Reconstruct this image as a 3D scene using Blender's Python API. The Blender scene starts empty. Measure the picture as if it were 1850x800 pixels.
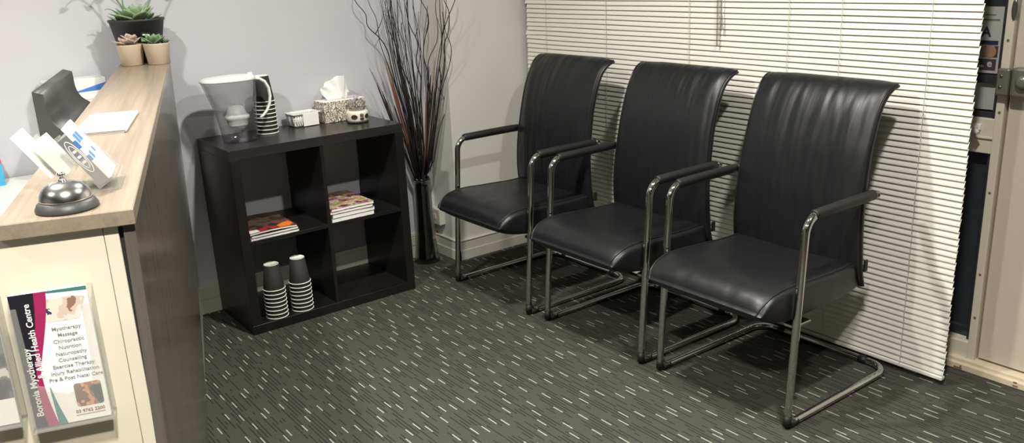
import bpy, bmesh, math, random
from mathutils import Vector, Matrix, Euler
PI = math.pi
random.seed(7)
scn = bpy.context.scene
COL = scn.collection

# ------------------------------------------------------------------ materials
def newmat(name):
    m = bpy.data.materials.new(name); m.use_nodes = True
    nt = m.node_tree; b = nt.nodes['Principled BSDF']
    return m, nt, b

def srgb(r, g, b):
    f = lambda c: (c/255/12.92) if c/255 <= .04045 else ((c/255+.055)/1.055)**2.4
    return (f(r), f(g), f(b), 1)

def plain(name, rgb, rough=.5, metal=0, spec=None, noise=0, nscale=40, bump=0, coat=0):
    m, nt, b = newmat(name)
    c = srgb(*rgb)
    b.inputs['Base Color'].default_value = c
    b.inputs['Roughness'].default_value = rough
    b.inputs['Metallic'].default_value = metal
    if spec is not None: b.inputs['Specular IOR Level'].default_value = spec
    if coat: b.inputs['Coat Weight'].default_value = coat
    tc = nt.nodes.new('ShaderNodeTexCoord')
    if noise or bump:
        n = nt.nodes.new('ShaderNodeTexNoise'); n.inputs['Scale'].default_value = nscale
        n.inputs['Detail'].default_value = 4
        nt.links.new(tc.outputs['Object'], n.inputs['Vector'])
        if noise:
            mx = nt.nodes.new('ShaderNodeMix'); mx.data_type = 'RGBA'
            mx.inputs['A'].default_value = tuple(max(0, v*(1-noise)) for v in c[:3])+(1,)
            mx.inputs['B'].default_value = tuple(min(1, v*(1+noise)) for v in c[:3])+(1,)
            nt.links.new(n.outputs['Fac'], mx.inputs['Factor'])
            nt.links.new(mx.outputs['Result'], b.inputs['Base Color'])
        if bump:
            bp = nt.nodes.new('ShaderNodeBump'); bp.inputs['Strength'].default_value = 1
            bp.inputs['Distance'].default_value = bump
            nt.links.new(n.outputs['Fac'], bp.inputs['Height'])
            nt.links.new(bp.outputs['Normal'], b.inputs['Normal'])
    return m

class NB:
    """small helper to write math node graphs"""
    def __init__(s, nt): s.nt = nt
    def val(s, sock, v):
        if hasattr(v, 'is_output'): s.nt.links.new(v, sock)
        else: sock.default_value = v
    def m(s, op, a, b=0.0, c=None):
        n = s.nt.nodes.new('ShaderNodeMath'); n.operation = op
        s.val(n.inputs[0], a); s.val(n.inputs[1], b)
        if c is not None: s.val(n.inputs[2], c)
        return n.outputs[0]
    def white(s, w):
        n = s.nt.nodes.new('ShaderNodeTexWhiteNoise'); n.noise_dimensions = '1D'
        s.val(n.inputs['W'], w); return n.outputs['Value']
    def mix(s, f, a, b):
        n = s.nt.nodes.new('ShaderNodeMix'); n.data_type = 'RGBA'
        s.val(n.inputs['Factor'], f); s.val(n.inputs['A'], a); s.val(n.inputs['B'], b)
        return n.outputs['Result']
    def noise(s, vec, scale, detail=2, rough=.5):
        n = s.nt.nodes.new('ShaderNodeTexNoise'); n.inputs['Scale'].default_value = scale
        n.inputs['Detail'].default_value = detail; n.inputs['Roughness'].default_value = rough
        s.nt.links.new(vec, n.inputs['Vector']); return n.outputs['Fac']
    def comb(s, x, y, z):
        n = s.nt.nodes.new('ShaderNodeCombineXYZ')
        s.val(n.inputs[0], x); s.val(n.inputs[1], y); s.val(n.inputs[2], z); return n.outputs[0]
    def sep(s, v):
        n = s.nt.nodes.new('ShaderNodeSeparateXYZ'); s.nt.links.new(v, n.inputs[0]); return n.outputs
    def bump(s, h, dist, bsdf, strength=1):
        n = s.nt.nodes.new('ShaderNodeBump'); n.inputs['Strength'].default_value = strength
        n.inputs['Distance'].default_value = dist; s.nt.links.new(h, n.inputs['Height'])
        s.nt.links.new(n.outputs['Normal'], bsdf.inputs['Normal'])

def carpet_mat():
    m, nt, b = newmat('charcoal_dash_carpet'); N = NB(nt)
    g = nt.nodes.new('ShaderNodeNewGeometry')
    x, y, z = N.sep(g.outputs['Position'])
    # pale dashes: one per column every 194 mm
    cx = N.m('DIVIDE', x, .036); col = N.m('FLOOR', cx); fx = N.m('SUBTRACT', cx, col)
    w1 = N.white(col); w2 = N.white(N.m('ADD', col, 57.3))
    cen = N.m('MULTIPLY_ADD', w2, .7, .15)
    inx = N.m('LESS_THAN', N.m('ABSOLUTE', N.m('SUBTRACT', fx, cen)), .058)
    ly = N.m('ADD', N.m('DIVIDE', y, .194), w1); fy = N.m('FRACT', ly)
    iny = N.m('LESS_THAN', fy, .25)
    dash = N.m('MULTIPLY', inx, iny)
    # woven ticks inside the dash
    tick = N.m('FRACT', N.m('MULTIPLY', y, 190.0))
    dash = N.m('MULTIPLY', dash, N.m('MULTIPLY_ADD', N.m('GREATER_THAN', tick, .3), .35, .65))
    # dark thin lines of broken length
    c2 = N.m('DIVIDE', x, .0122); k2 = N.m('FLOOR', c2); f2 = N.m('SUBTRACT', c2, k2)
    ph = N.white(N.m('ADD', k2, 11.7))
    thr = N.white(N.m('ADD', k2, 91.1))
    l2 = N.m('FRACT', N.m('ADD', N.m('DIVIDE', y, .231), ph))
    on = N.m('LESS_THAN', l2, N.m('MULTIPLY_ADD', thr, .85, .08))
    dark = N.m('MULTIPLY', N.m('LESS_THAN', N.m('ABSOLUTE', N.m('SUBTRACT', f2, .5)), .16), on)
    weave = N.noise(N.comb(N.m('MULTIPLY', x, 260.0), N.m('MULTIPLY', y, 120.0), 0.0), 1, 2)
    blot = N.noise(g.outputs['Position'], 2.2, 3)
    base = N.mix(weave, srgb(60, 60, 55), srgb(83, 83, 75))
    base = N.mix(N.m('MULTIPLY', blot, .25), base, srgb(72, 71, 63))
    base = N.mix(N.m('MULTIPLY', dark, .8), base, srgb(36, 36, 35))
    base = N.mix(dash, base, srgb(176, 173, 160))
    nt.links.new(base, b.inputs['Base Color'])
    b.inputs['Roughness'].default_value = .95; b.inputs['Specular IOR Level'].default_value = .15
    h = N.m('ADD', weave, N.m('MULTIPLY', dark, -.7))
    N.bump(h, .0012, b, .8)
    return m

def leather_mat(name, fy, fx, fz, dist, big_):
    m, nt, b = newmat(name); N = NB(nt)
    tc = nt.nodes.new('ShaderNodeTexCoord'); oi = nt.nodes.new('ShaderNodeObjectInfo')
    off = nt.nodes.new('ShaderNodeVectorMath'); off.operation = 'ADD'
    nt.links.new(tc.outputs['Object'], off.inputs[0])
    lo = nt.nodes.new('ShaderNodeVectorMath'); lo.operation = 'SCALE'; lo.inputs['Scale'].default_value = 7.0
    nt.links.new(oi.outputs['Location'], lo.inputs[0]); nt.links.new(lo.outputs[0], off.inputs[1])
    x, y, z = N.sep(off.outputs[0])
    grain = N.noise(off.outputs[0], 420, 2)
    fold = N.noise(N.comb(N.m('MULTIPLY', x, fx), N.m('MULTIPLY', y, fy), N.m('MULTIPLY', z, fz)), 1, 1.3, .5)
    big = N.noise(off.outputs[0], 5, 2)
    h = N.m('ADD', N.m('MULTIPLY', fold, 1.0), N.m('MULTIPLY', grain, .02))
    h = N.m('ADD', h, N.m('MULTIPLY', big, big_))
    N.bump(h, dist, b, .9)
    b.inputs['Base Color'].default_value = srgb(22, 23, 25)
    nt.links.new(N.m('MULTIPLY_ADD', grain, .12, .34), b.inputs['Roughness']); b.inputs['Specular IOR Level'].default_value = .5
    return m

def wood_mat(name, c1, c2, rough=.35, axis=0, scale=1.0):
    m, nt, b = newmat(name); N = NB(nt)
    tc = nt.nodes.new('ShaderNodeTexCoord'); x, y, z = N.sep(tc.outputs['Object'])
    k = [22.0*scale]*3; k[axis] = 1.2*scale
    v = N.comb(N.m('MULTIPLY', x, k[0]), N.m('MULTIPLY', y, k[1]), N.m('MULTIPLY', z, k[2]))
    n1 = N.noise(v, 1, 5, .6)
    k2 = [140.0*scale]*3; k2[axis] = 3.0*scale
    v2 = N.comb(N.m('MULTIPLY', x, k2[0]), N.m('MULTIPLY', y, k2[1]), N.m('MULTIPLY', z, k2[2]))
    n2 = N.noise(v2, 1, 3, .6)
    f = N.m('ADD', N.m('MULTIPLY', n1, .75), N.m('MULTIPLY', n2, .45))
    rmp = nt.nodes.new('ShaderNodeMapRange'); rmp.inputs['From Min'].default_value = .38; rmp.inputs['From Max'].default_value = .82
    nt.links.new(f, rmp.inputs['Value'])
    nt.links.new(N.mix(rmp.outputs[0], srgb(*c1), srgb(*c2)), b.inputs['Base Color'])
    b.inputs['Roughness'].default_value = rough
    N.bump(n2, .0004, b, .5)
    return m

def clear_mat(name, tint, gloss=.05, base=.06, edge=.55, rim=None):
    """thin clear plastic or glass wall: tinted see-through with a mirror film that grows at grazing angles"""
    m = bpy.data.materials.new(name); m.use_nodes = True; nt = m.node_tree; nt.nodes.clear(); N = NB(nt)
    o = nt.nodes.new('ShaderNodeOutputMaterial'); t = nt.nodes.new('ShaderNodeBsdfTransparent')
    t.inputs[0].default_value = tint
    g = nt.nodes.new('ShaderNodeBsdfGlossy'); g.inputs['Roughness'].default_value = gloss
    lw = nt.nodes.new('ShaderNodeLayerWeight'); lw.inputs['Blend'].default_value = .25
    f = N.m('MULTIPLY_ADD', lw.outputs['Facing'], edge, base)
    if rim: nt.links.new(N.mix(N.m('POWER', lw.outputs['Facing'], 1.5), tint, rim), t.inputs[0])
    mx = nt.nodes.new('ShaderNodeMixShader'); nt.links.new(f, mx.inputs[0])
    nt.links.new(t.outputs[0], mx.inputs[1]); nt.links.new(g.outputs[0], mx.inputs[2])
    nt.links.new(mx.outputs[0], o.inputs[0])
    return m

def frosted_mat(name, tint, diff, mixf):
    m = bpy.data.materials.new(name); m.use_nodes = True; nt = m.node_tree; nt.nodes.clear()
    o = nt.nodes.new('ShaderNodeOutputMaterial'); t = nt.nodes.new('ShaderNodeBsdfTransparent')
    t.inputs[0].default_value = tint
    p = nt.nodes.new('ShaderNodeBsdfPrincipled'); p.inputs['Base Color'].default_value = diff; p.inputs['Roughness'].default_value = .15
    mx = nt.nodes.new('ShaderNodeMixShader'); mx.inputs[0].default_value = mixf
    nt.links.new(t.outputs[0], mx.inputs[1]); nt.links.new(p.outputs[0], mx.inputs[2])
    nt.links.new(mx.outputs[0], o.inputs[0])
    return m

def cover_mat(name, cols, scale, seed):
    m, nt, b = newmat(name); N = NB(nt)
    tc = nt.nodes.new('ShaderNodeTexCoord')
    mp = nt.nodes.new('ShaderNodeMapping'); mp.inputs['Location'].default_value = (seed*3.1, seed*1.7, 0)
    nt.links.new(tc.outputs['Object'], mp.inputs[0])
    n = nt.nodes.new('ShaderNodeTexNoise'); n.inputs['Scale'].default_value = scale; n.inputs['Detail'].default_value = 3
    nt.links.new(mp.outputs[0], n.inputs['Vector'])
    r = nt.nodes.new('ShaderNodeValToRGB'); r.color_ramp.interpolation = 'CONSTANT'
    els = r.color_ramp.elements
    for i, (p, c) in enumerate(cols):
        e = els[i] if i < 2 else els.new(p)
        e.position = p; e.color = srgb(*c)
    nt.links.new(n.outputs['Fac'], r.inputs[0]); nt.links.new(r.outputs[0], b.inputs['Base Color'])
    b.inputs['Roughness'].default_value = .3
    return m

def swirl_mat():
    """taupe and cream leaf scroll print of the tissue box"""
    m, nt, b = newmat('leaf_scroll_print'); N = NB(nt)
    tc = nt.nodes.new('ShaderNodeTexCoord')
    d = nt.nodes.new('ShaderNodeTexNoise'); d.inputs['Scale'].default_value = 28; d.inputs['Detail'].default_value = 1
    nt.links.new(tc.outputs['Object'], d.inputs['Vector'])
    ad = nt.nodes.new('ShaderNodeVectorMath'); ad.operation = 'MULTIPLY_ADD'
    nt.links.new(d.outputs['Color'], ad.inputs[0]); ad.inputs[1].default_value = (.05, .05, .05)
    nt.links.new(tc.outputs['Object'], ad.inputs[2])
    w = nt.nodes.new('ShaderNodeTexVoronoi'); w.feature = 'DISTANCE_TO_EDGE'; w.inputs['Scale'].default_value = 85
    nt.links.new(ad.outputs[0], w.inputs['Vector'])
    f = N.m('GREATER_THAN', w.outputs['Distance'], .12)
    nt.links.new(N.mix(f, srgb(126, 116, 100), srgb(240, 235, 218)), b.inputs['Base Color'])
    b.inputs['Roughness'].default_value = .5
    return m

M = {}
M['wall'] = plain('blue_grey_wall_paint', (206, 206, 211), .7, noise=.02, nscale=6, bump=.0006)
M['wallcream'] = plain('cream_wall_paint', (214, 212, 205), .6, noise=.02, nscale=6, bump=.0006)
M['ceil'] = plain('ceiling_paint', (212, 211, 206), .9)
M['farwall'] = plain('far_wall_paint', (120, 119, 116), .8)
M['skirt'] = plain('cream_gloss_skirting', (206, 203, 188), .35, noise=.03, nscale=20)
M['skirtline'] = plain('dark_groove', (70, 68, 60), .8)
M['carpet'] = carpet_mat()
M['leather'] = leather_mat('black_leather_back', 19.0, 4.0, 3.4, .013, .3)
M['leatherseat'] = leather_mat('black_leather_seat', 13.0, 7.0, 5.0, .006, .8)
M['piping'] = plain('black_leather_piping', (30, 31, 32), .35)
M['chrome'] = plain('polished_chrome', (205, 205, 203), .09, metal=1)
M['bellchrome'] = plain('brushed_bell_chrome', (225, 225, 224), .2, metal=1)
M['steel'] = plain('satin_steel', (150, 152, 152), .3, metal=1)
M['blackrubber'] = plain('black_foam_rubber', (26, 26, 26), .55, noise=.2, nscale=200, bump=.0003)
M['blackplastic'] = plain('charcoal_plastic', (66, 66, 66), .45, noise=.05, nscale=300, bump=.0002)
M['shelf'] = wood_mat('black_brown_veneer', (20, 20, 20), (30, 29, 29), .34, axis=2)
M['shelftop'] = wood_mat('black_brown_veneer_top', (30, 29, 29), (46, 44, 43), .3, axis=0)
M['ledge'] = wood_mat('pale_oak_laminate', (126, 113, 98), (160, 145, 126), .3, axis=0)
M['panel'] = wood_mat('grey_oak_laminate', (84, 80, 72), (110, 104, 94), .2, axis=2)
M['cream'] = plain('cream_melamine', (226, 216, 196), .35)
M['darkgap'] = plain('black_edge_strip', (38, 37, 36), .6)
M['greypaint'] = plain('pale_grey_paint', (176, 172, 164), .5)
M['white'] = plain('white_plastic', (236, 236, 232), .35)
M['whitedesk'] = plain('white_desk_laminate', (240, 236, 230), .35)
M['paper'] = plain('white_paper', (246, 244, 240), .8)
M['tissue'] = plain('white_tissue', (250, 250, 246), .95, bump=.0008, nscale=60)
M['cup'] = plain('black_ripple_card', (40, 39, 37), .75, noise=.15, nscale=200)
M['cuprim'] = plain('white_card_rim', (240, 240, 230), .6)
M['blind'] = plain('cream_blind_slat', (232, 230, 219), .4)
M['cord'] = plain('cream_cord', (200, 196, 180), .7)
M['wand'] = clear_mat('clear_wand_plastic', (.8, .78, .76, 1), .1, .18, .5)
M['door'] = plain('beige_door_paint', (204, 192, 176), .35, noise=.03, nscale=5, bump=.0003)
M['jamb'] = plain('cream_jamb_paint', (214, 206, 188), .35, noise=.04, nscale=15)
M['sill'] = plain('worn_cream_sill', (214, 200, 174), .5, noise=.12, nscale=30)
M['chip'] = plain('bare_timber_chip', (120, 98, 78), .8)
M['frameblk'] = plain('dark_window_frame', (46, 47, 50), .4)
M['nightglass'] = plain('dark_night_glass', (44, 50, 56), .05, spec=.5)
M['lockgrey'] = plain('grey_lock_paint', (130, 128, 120), .35, metal=.5)
M['sticker'] = plain('silver_sticker', (170, 170, 168), .4)
M['stickgrey'] = plain('grey_sticker_bars', (108, 108, 106), .5)
M['visablue'] = plain('navy_print', (36, 40, 74), .5)
M['peach'] = plain('tan_print', (150, 120, 96), .5)
M['plum'] = plain('dark_red_print', (70, 56, 62), .5)
M['acrylic'] = frosted_mat('clear_acrylic', (.95, .95, .93, 1), (.92, .92, .9, 1), .11)
M['glass'] = clear_mat('clear_glass', (.86, .88, .88, 1), .03, .06, .6, (.5, .52, .52, 1))
M['jugwall'] = clear_mat('smoky_jug_plastic', (.90, .90, .91, 1), .06, .06, .35, (.45, .45, .47, 1))
M['funnel'] = frosted_mat('grey_translucent_funnel', (.93, .93, .94, 1), (.62, .62, .63, 1), .24)
M['water'] = clear_mat('still_water', (.96, .96, .97, 1), .02, .04, .3)
M['terra'] = plain('beige_clay_pot', (196, 178, 156), .75, noise=.05, nscale=30)
M['potblk'] = plain('charcoal_pot', (52, 53, 54), .55)
M['soil'] = plain('dark_soil', (58, 48, 40), .95, noise=.3, nscale=120, bump=.003)
M['succ'] = plain('green_succulent', (158, 180, 138), .5, noise=.18, nscale=25)
M['succ2'] = plain('sage_succulent', (124, 148, 112), .5, noise=.15, nscale=25)
M['succpink'] = plain('dusty_pink_succulent', (208, 188, 172), .55, noise=.15, nscale=25)
M['labelgreen'] = plain('green_label', (150, 176, 130), .5)
M['labelblack'] = plain('black_label', (24, 34, 30), .5)
M['ink'] = plain('grey_print', (138, 137, 133), .7)
M['inkred'] = plain('red_print', (150, 70, 66), .7)
M['inkwhite'] = plain('white_print', (236, 234, 230), .7)
M['navy'] = plain('black_navy_print', (34, 32, 40), .4)
M['magenta'] = plain('magenta_print', (166, 40, 92), .4)
M['teal'] = plain('teal_print', (70, 128, 124), .4)
M['blue'] = plain('blue_print', (76, 128, 206), .45)
M['cyan'] = plain('cyan_card', (70, 176, 214), .5)
M['pink'] = plain('pink_card', (206, 84, 106), .5)
M['greycard'] = plain('grey_card', (120, 122, 124), .4)
M['twig'] = plain('black_twig_bark', (38, 35, 34), .6, noise=.25, nscale=60)
M['reedtan'] = plain('tan_reed', (150, 128, 106), .7, noise=.2, nscale=40)
M['reedorange'] = plain('rust_reed', (128, 84, 64), .7, noise=.2, nscale=40)
M['wrap'] = plain('black_cellophane', (22, 22, 22), .16, bump=.016, nscale=26)
M['wax'] = plain('cream_wax', (240, 234, 216), .4)
M['emblem'] = plain('dark_emblem', (52, 48, 42), .5)
M['skin1'] = cover_mat('pale_massage_photo', [(0, (150, 118, 100)), (.4, (214, 196, 180)), (.5, (232, 220, 206)), (.64, (60, 66, 96))], 34, 2)
M['skin2'] = cover_mat('warm_massage_photo', [(0, (56, 58, 58)), (.42, (150, 100, 74)), (.5, (206, 150, 112)), (.6, (120, 84, 66))], 42, 5)
M['photo3'] = cover_mat('dark_rider_photo', [(0, (30, 30, 34)), (.46, (60, 58, 60)), (.54, (110, 104, 98)), (.62, (216, 210, 198))], 30, 9)
M['mag1'] = cover_mat('brown_orange_cover', [(0, (60, 46, 40)), (.46, (96, 76, 66)), (.63, (170, 60, 48)), (.70, (226, 150, 96))], 14, 1)
M['mag2'] = cover_mat('plum_green_cover', [(0, (90, 50, 66)), (.38, (170, 112, 112)), (.50, (216, 200, 176)), (.58, (172, 164, 92))], 22, 3)
M['mag3'] = cover_mat('grey_cover', [(0, (80, 80, 80)), (.45, (120, 118, 112)), (.55, (160, 150, 140)), (.65, (60, 60, 64))], 16, 6)
M['orange'] = plain('orange_cover_print', (244, 126, 44), .35)
M['redp'] = plain('red_cover_print', (176, 50, 44), .35)
M['swirl'] = swirl_mat()

# ------------------------------------------------------------------ geometry builder
class B:
    def __init__(s): s.bm = bmesh.new(); s.mats = []
    def mi(s, mat):
        if mat not in s.mats: s.mats.append(mat)
        return s.mats.index(mat)
    def face(s, vs, mat=None, smooth=False):
        try: f = s.bm.faces.new(vs)
        except ValueError: return None
        f.smooth = smooth
        if mat is not None: f.material_index = s.mi(mat)
        return f
    def box(s, lo, hi, bev=0, mat=None, seg=2):
        n = len(s.bm.faces)
        r = bmesh.ops.create_cube(s.bm, size=1)
        c = [(a+b)/2 for a, b in zip(lo, hi)]; d = [abs(b-a) for a, b in zip(lo, hi)]
        for v in r['verts']:
            v.co = Vector((c[0]+v.co.x*d[0], c[1]+v.co.y*d[1], c[2]+v.co.z*d[2]))
        es = {e for v in r['verts'] for e in v.link_edges}
        fs = {f for v in r['verts'] for f in v.link_faces}
        if mat is not None:
            k = s.mi(mat)
            for f in fs: f.material_index = k
        if bev:
            bmesh.ops.bevel(s.bm, geom=list(es), offset=bev, segments=seg, affect='EDGES', profile=.5)
        return r['verts']
    def loops(s, rings, mat=None, closed=True, cap0=True, cap1=True, smooth=True, wrap=False):
        vr = [[s.bm.verts.new(p) for p in ring] for ring in rings]
        n = len(vr[0]); R = len(vr)
        for i in range(R if wrap else R-1):
            a = vr[i]; b = vr[(i+1) % R]
            for j in range(n if closed else n-1):
                k = (j+1) % n
                s.face([a[j], a[k], b[k], b[j]], mat, smooth)
        if cap0 and not wrap: s.face(list(reversed(vr[0])), mat, False)
        if cap1 and not wrap: s.face(vr[-1], mat, False)
        return vr
    def lathe(s, prof, c=(0, 0, 0), seg=40, mat=None, smooth=True, cap0=True, cap1=True, sx=1, sy=1):
        rings = []
        for r, z in prof:
            r = max(r, 1e-5)
            rings.append([(c[0]+sx*r*math.cos(2*PI*k/seg), c[1]+sy*r*math.sin(2*PI*k/seg), c[2]+z) for k in range(seg)])
        return s.loops(rings, mat, smooth=smooth, cap0=cap0, cap1=cap1)
    def tube(s, pts, r, seg=12, mat=None, caps=True, closed=False):
        P = [Vector(p) for p in pts]; n = len(P)
        rr = r if hasattr(r, '__len__') else [r]*n
        T = []
        for i in range(n):
            if closed: t = P[(i+1) % n]-P[i-1]
            elif i == 0: t = P[1]-P[0]
            elif i == n-1: t = P[-1]-P[-2]
            else: t = (P[i+1]-P[i]).normalized()+(P[i]-P[i-1]).normalized()
            T.append(t.normalized())
        up = Vector((0, 0, 1)) if abs(T[0].z) < .9 else Vector((1, 0, 0))
        nrm = (up-T[0]*up.dot(T[0])).normalized()
        rings = []
        for i in range(n):
            if i:
                q = T[i-1].rotation_difference(T[i]); nrm = q @ nrm
                nrm = (nrm-T[i]*nrm.dot(T[i])).normalized()
            bn = T[i].cross(nrm)
            rings.append([tuple(P[i]+(nrm*math.cos(2*PI*k/seg)+bn*math.sin(2*PI*k/seg))*rr[i]) for k in range(seg)])
        s.loops(rings, mat, cap0=caps, cap1=caps, wrap=closed)
    def prism(s, poly, fn, t0, t1, mat=None):
        """extrude a 2d outline: fn(a, b, t) -> 3d"""
        a = [s.bm.verts.new(fn(x, y, t0)) for x, y in poly]; b = [s.bm.verts.new(fn(x, y, t1)) for x, y in poly]
        n = len(poly)
        s.face(list(reversed(a)), mat); s.face(b, mat)
        for i in range(n):
            s.face([a[i], a[(i+1) % n], b[(i+1) % n], b[i]], mat)
    def grid(s, fn, nu, nv, mat=None, smooth=True, thick=0):
        V = [[s.bm.verts.new(fn(i/nu, j/nv)) for j in range(nv+1)] for i in range(nu+1)]
        for i in range(nu):
            for j in range(nv):
                s.face([V[i][j], V[i+1][j], V[i+1][j+1], V[i][j+1]], mat, smooth)
        return V
    def add_text(s, txt, size, xform, mat=None, align='LEFT', ext=.0002, bold=0):
        cu = bpy.data.curves.new('lettering', 'FONT'); cu.body = txt; cu.size = size; cu.align_x = align
        cu.extrude = ext; cu.resolution_u = 3; cu.offset = bold
        o = bpy.data.objects.new('lettering_source', cu); COL.objects.link(o)
        dg = bpy.context.evaluated_depsgraph_get()
        me = bpy.data.meshes.new_from_object(o.evaluated_get(dg))
        bpy.data.objects.remove(o); bpy.data.curves.remove(cu)
        me.transform(xform)
        n0 = len(s.bm.faces)
        s.bm.from_mesh(me); bpy.data.meshes.remove(me)
        s.bm.faces.ensure_lookup_table()
        k = s.mi(mat) if mat is not None else 0
        for f in s.bm.faces[n0:]: f.material_index = k
    def out(s, name, mat=None, parent=None, loc=None, rot=None):
        bmesh.ops.recalc_face_normals(s.bm, faces=s.bm.faces[:])
        me = bpy.data.meshes.new(name); s.bm.to_mesh(me); s.bm.free()
        if mat is not None: s.mats = s.mats or [mat]
        for m in s.mats: me.materials.append(m)
        o = bpy.data.objects.new(name, me); COL.objects.link(o)
        if parent: o.parent = parent
        if loc is not None: o.location = loc
        if rot is not None: o.rotation_euler = rot
        return o

def thing(name, label, cat, loc=(0, 0, 0), rz=0, group=None):
    o = bpy.data.objects.new(name, None); COL.objects.link(o)
    o.empty_display_size = .05; o.location = loc; o.rotation_euler = (0, 0, rz)
    return tag(o, label, cat, group)
def tag(o, label, cat, group=None):
    o['label'] = label; o['category'] = cat
    if group: o['group'] = group
    return o
def struct(b, name, mat, parent=None):
    o = b.out(name, mat, parent)
    if not parent: o['kind'] = 'structure'
    return o
def copy_tree(o, parent=None):
    c = o.copy(); COL.objects.link(c)
    if parent: c.parent = parent
    for ch in list(o.children): copy_tree(ch, c)
    return c
def fillet(pts, rad, n=8):
    """round the inner corners of a polyline"""
    P = [Vector(p) for p in pts]; out = [P[0]]
    for i in range(1, len(P)-1):
        a = (P[i-1]-P[i]).normalized(); b = (P[i+1]-P[i]).normalized()
        ang = a.angle(b); R = rad[i-1] if hasattr(rad, '__len__') else rad
        d = R/math.tan(ang/2); c = P[i]+(a+b).normalized()*(R/math.sin(ang/2))
        s0 = P[i]+a*d-c; s1 = P[i]+b*d-c
        tot = s0.angle(s1); ax = s0.cross(s1).normalized()
        for k in range(n+1):
            out.append(c+Matrix.Rotation(tot*k/n, 3, ax) @ s0)
    out.append(P[-1]); return [tuple(p) for p in out]
ORD = ['topmost', 'second from the top', 'third from the top', 'fourth from the top', 'fifth from the top',
       'sixth from the top', 'seventh from the top', 'eighth from the top', 'ninth from the top']
# ------------------------------------------------------------------ camera
def rotcam(yaw, pitch, roll):
    cy, sy, cp, sp = math.cos(yaw), math.sin(yaw), math.cos(pitch), math.sin(pitch)
    f = Vector((sy*cp, cy*cp, -sp)); r = Vector((cy, -sy, 0)); u = r.cross(f)
    c, s = math.cos(roll), math.sin(roll)
    return c*r+s*u, -s*r+c*u, f
cd = bpy.data.cameras.new('camera'); cam = bpy.data.objects.new('camera', cd); COL.objects.link(cam)
r_, u_, f_ = rotcam(.6344, .2935, -.0462)
mw = Matrix(((r_.x, u_.x, -f_.x, -1.0945), (r_.y, u_.y, -f_.y, -3.3532), (r_.z, u_.z, -f_.z, 1.4583), (0, 0, 0, 1)))
cam.matrix_world = mw
cd.sensor_width = 36; cd.lens = 36*1557.1/1850; cd.shift_y = 1.4/1850; cd.clip_start = .05
scn.camera = cam

# ------------------------------------------------------------------ room shell
H = 2.5; YW = .404; XR = 1.80
b = B(); b.box((-3.2, -6.0, -.05), (2.1, .5, 0)); struct(b, 'floor', M['carpet'])
b = B(); b.box((-3.2, -6.0, H), (2.1, .5, H+.05)); struct(b, 'ceiling', M['ceil'])
b = B(); b.box((-3.2, YW, 0), (1.1714, YW+.1, H)); struct(b, 'wall_back', M['wall'])
b = B(); b.box((-3.3, -6.0, 0), (-3.2, .5, H)); struct(b, 'wall_left', M['farwall'])
b = B(); b.box((-3.3, -6.1, 0), (2.1, -6.0, H)); struct(b, 'wall_front', M['farwall'])
b = B(); b.box((1.1714, .192, 0), (2.0, YW+.1, H), .002); struct(b, 'wall_corner', M['wallcream'])
b = B(); b.box((XR, -2.98, 2.3), (2.0, .192, H)); b.box((XR, -6.0, 0), (2.0, -2.98, H)); struct(b, 'wall_right', M['wallcream'])

def skirting(p0, p1, nrm, name, h, t=.018):
    """two-tier board with two scribed grooves from p0 to p1"""
    p0 = Vector(p0+(0,)); p1 = Vector(p1+(0,)); n = Vector(nrm+(0,)); d = p1-p0
    b = B()
    prof = [(0, 0), (t, 0), (t, h*.46), (t-.006, h*.47), (t-.006, h*.5), (t-.001, h*.51), (t-.001, h*.85), (t-.006, h*.86), (t-.006, h*.88),
            (t-.003, h*.89), (t-.005, h), (0, h)]
    rings = [[tuple(q+n*a+Vector((0, 0, z))) for a, z in prof] for q in (p0, p1)]
    b.loops(rings, smooth=False)
    return struct(b, name, M['skirt'])
skirting((-3.2, YW), (1.1714, YW), (0, -1), 'baseboard_back', .13, .014)
b = B()   # taller capped two-tier board wrapping the cream corner pier
for lo, hi in (((1.153, .174, 0), (1.1714, YW-.014, .052)), ((1.153, .174, 0), (1.80, .192, .052)),
               ((1.158, .179, .052), (1.1714, YW-.014, .098)), ((1.158, .179, .052), (1.80, .192, .098)),
               ((1.155, .176, .098), (1.1714, YW-.014, .105)), ((1.155, .176, .098), (1.80, .192, .105))):
    b.box(lo, hi, .0015, seg=1)
struct(b, 'baseboard_corner', M['skirt'])

# window behind the blind, its side light and the door
w = bpy.data.objects.new('window_1', None); COL.objects.link(w); w['kind'] = 'structure'
b = B(); b.box((1.875, -2.06, .10), (1.885, .19, 2.3)); b.out('window_pane', M['nightglass'], w)
b = B()
for lo, hi in (((1.85, -2.064, .10), (1.875, -2.045, 2.3)), ((1.85, .165, .1), (1.875, .192, 2.3)), ((1.85, -2.064, 2.27), (1.875, .192, 2.3)),
               ((1.855, -2.045, .893), (1.875, .165, .912)), ((1.855, -2.045, 1.006), (1.875, .165, 1.03))):
    b.box(lo, hi, .002, seg=1)
b.out('window_frame', M['frameblk'], w)
b = B(); b.box((1.84, -2.064, .776), (1.874, .19, .893), .003); b.box((1.835, -2.064, .826), (1.874, .19, .832), .001); b.out('mid_rail', M['jamb'], w)
b = B(); b.box((1.83, -2.064, .0), (1.90, .192, .100), .004); b.out('bottom_rail', M['jamb'], w)
b = B()
b.tube([(1.84, -2.005, .862), (1.815, -2.006, .862), (1.808, -2.012, .858), (1.80, -2.03, .850)], [.008, .008, .009, .007], 10)
b.box((1.832, -2.02, .852), (1.842, -1.985, .874), .003); b.out('window_latch', M['white'], w)

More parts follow.
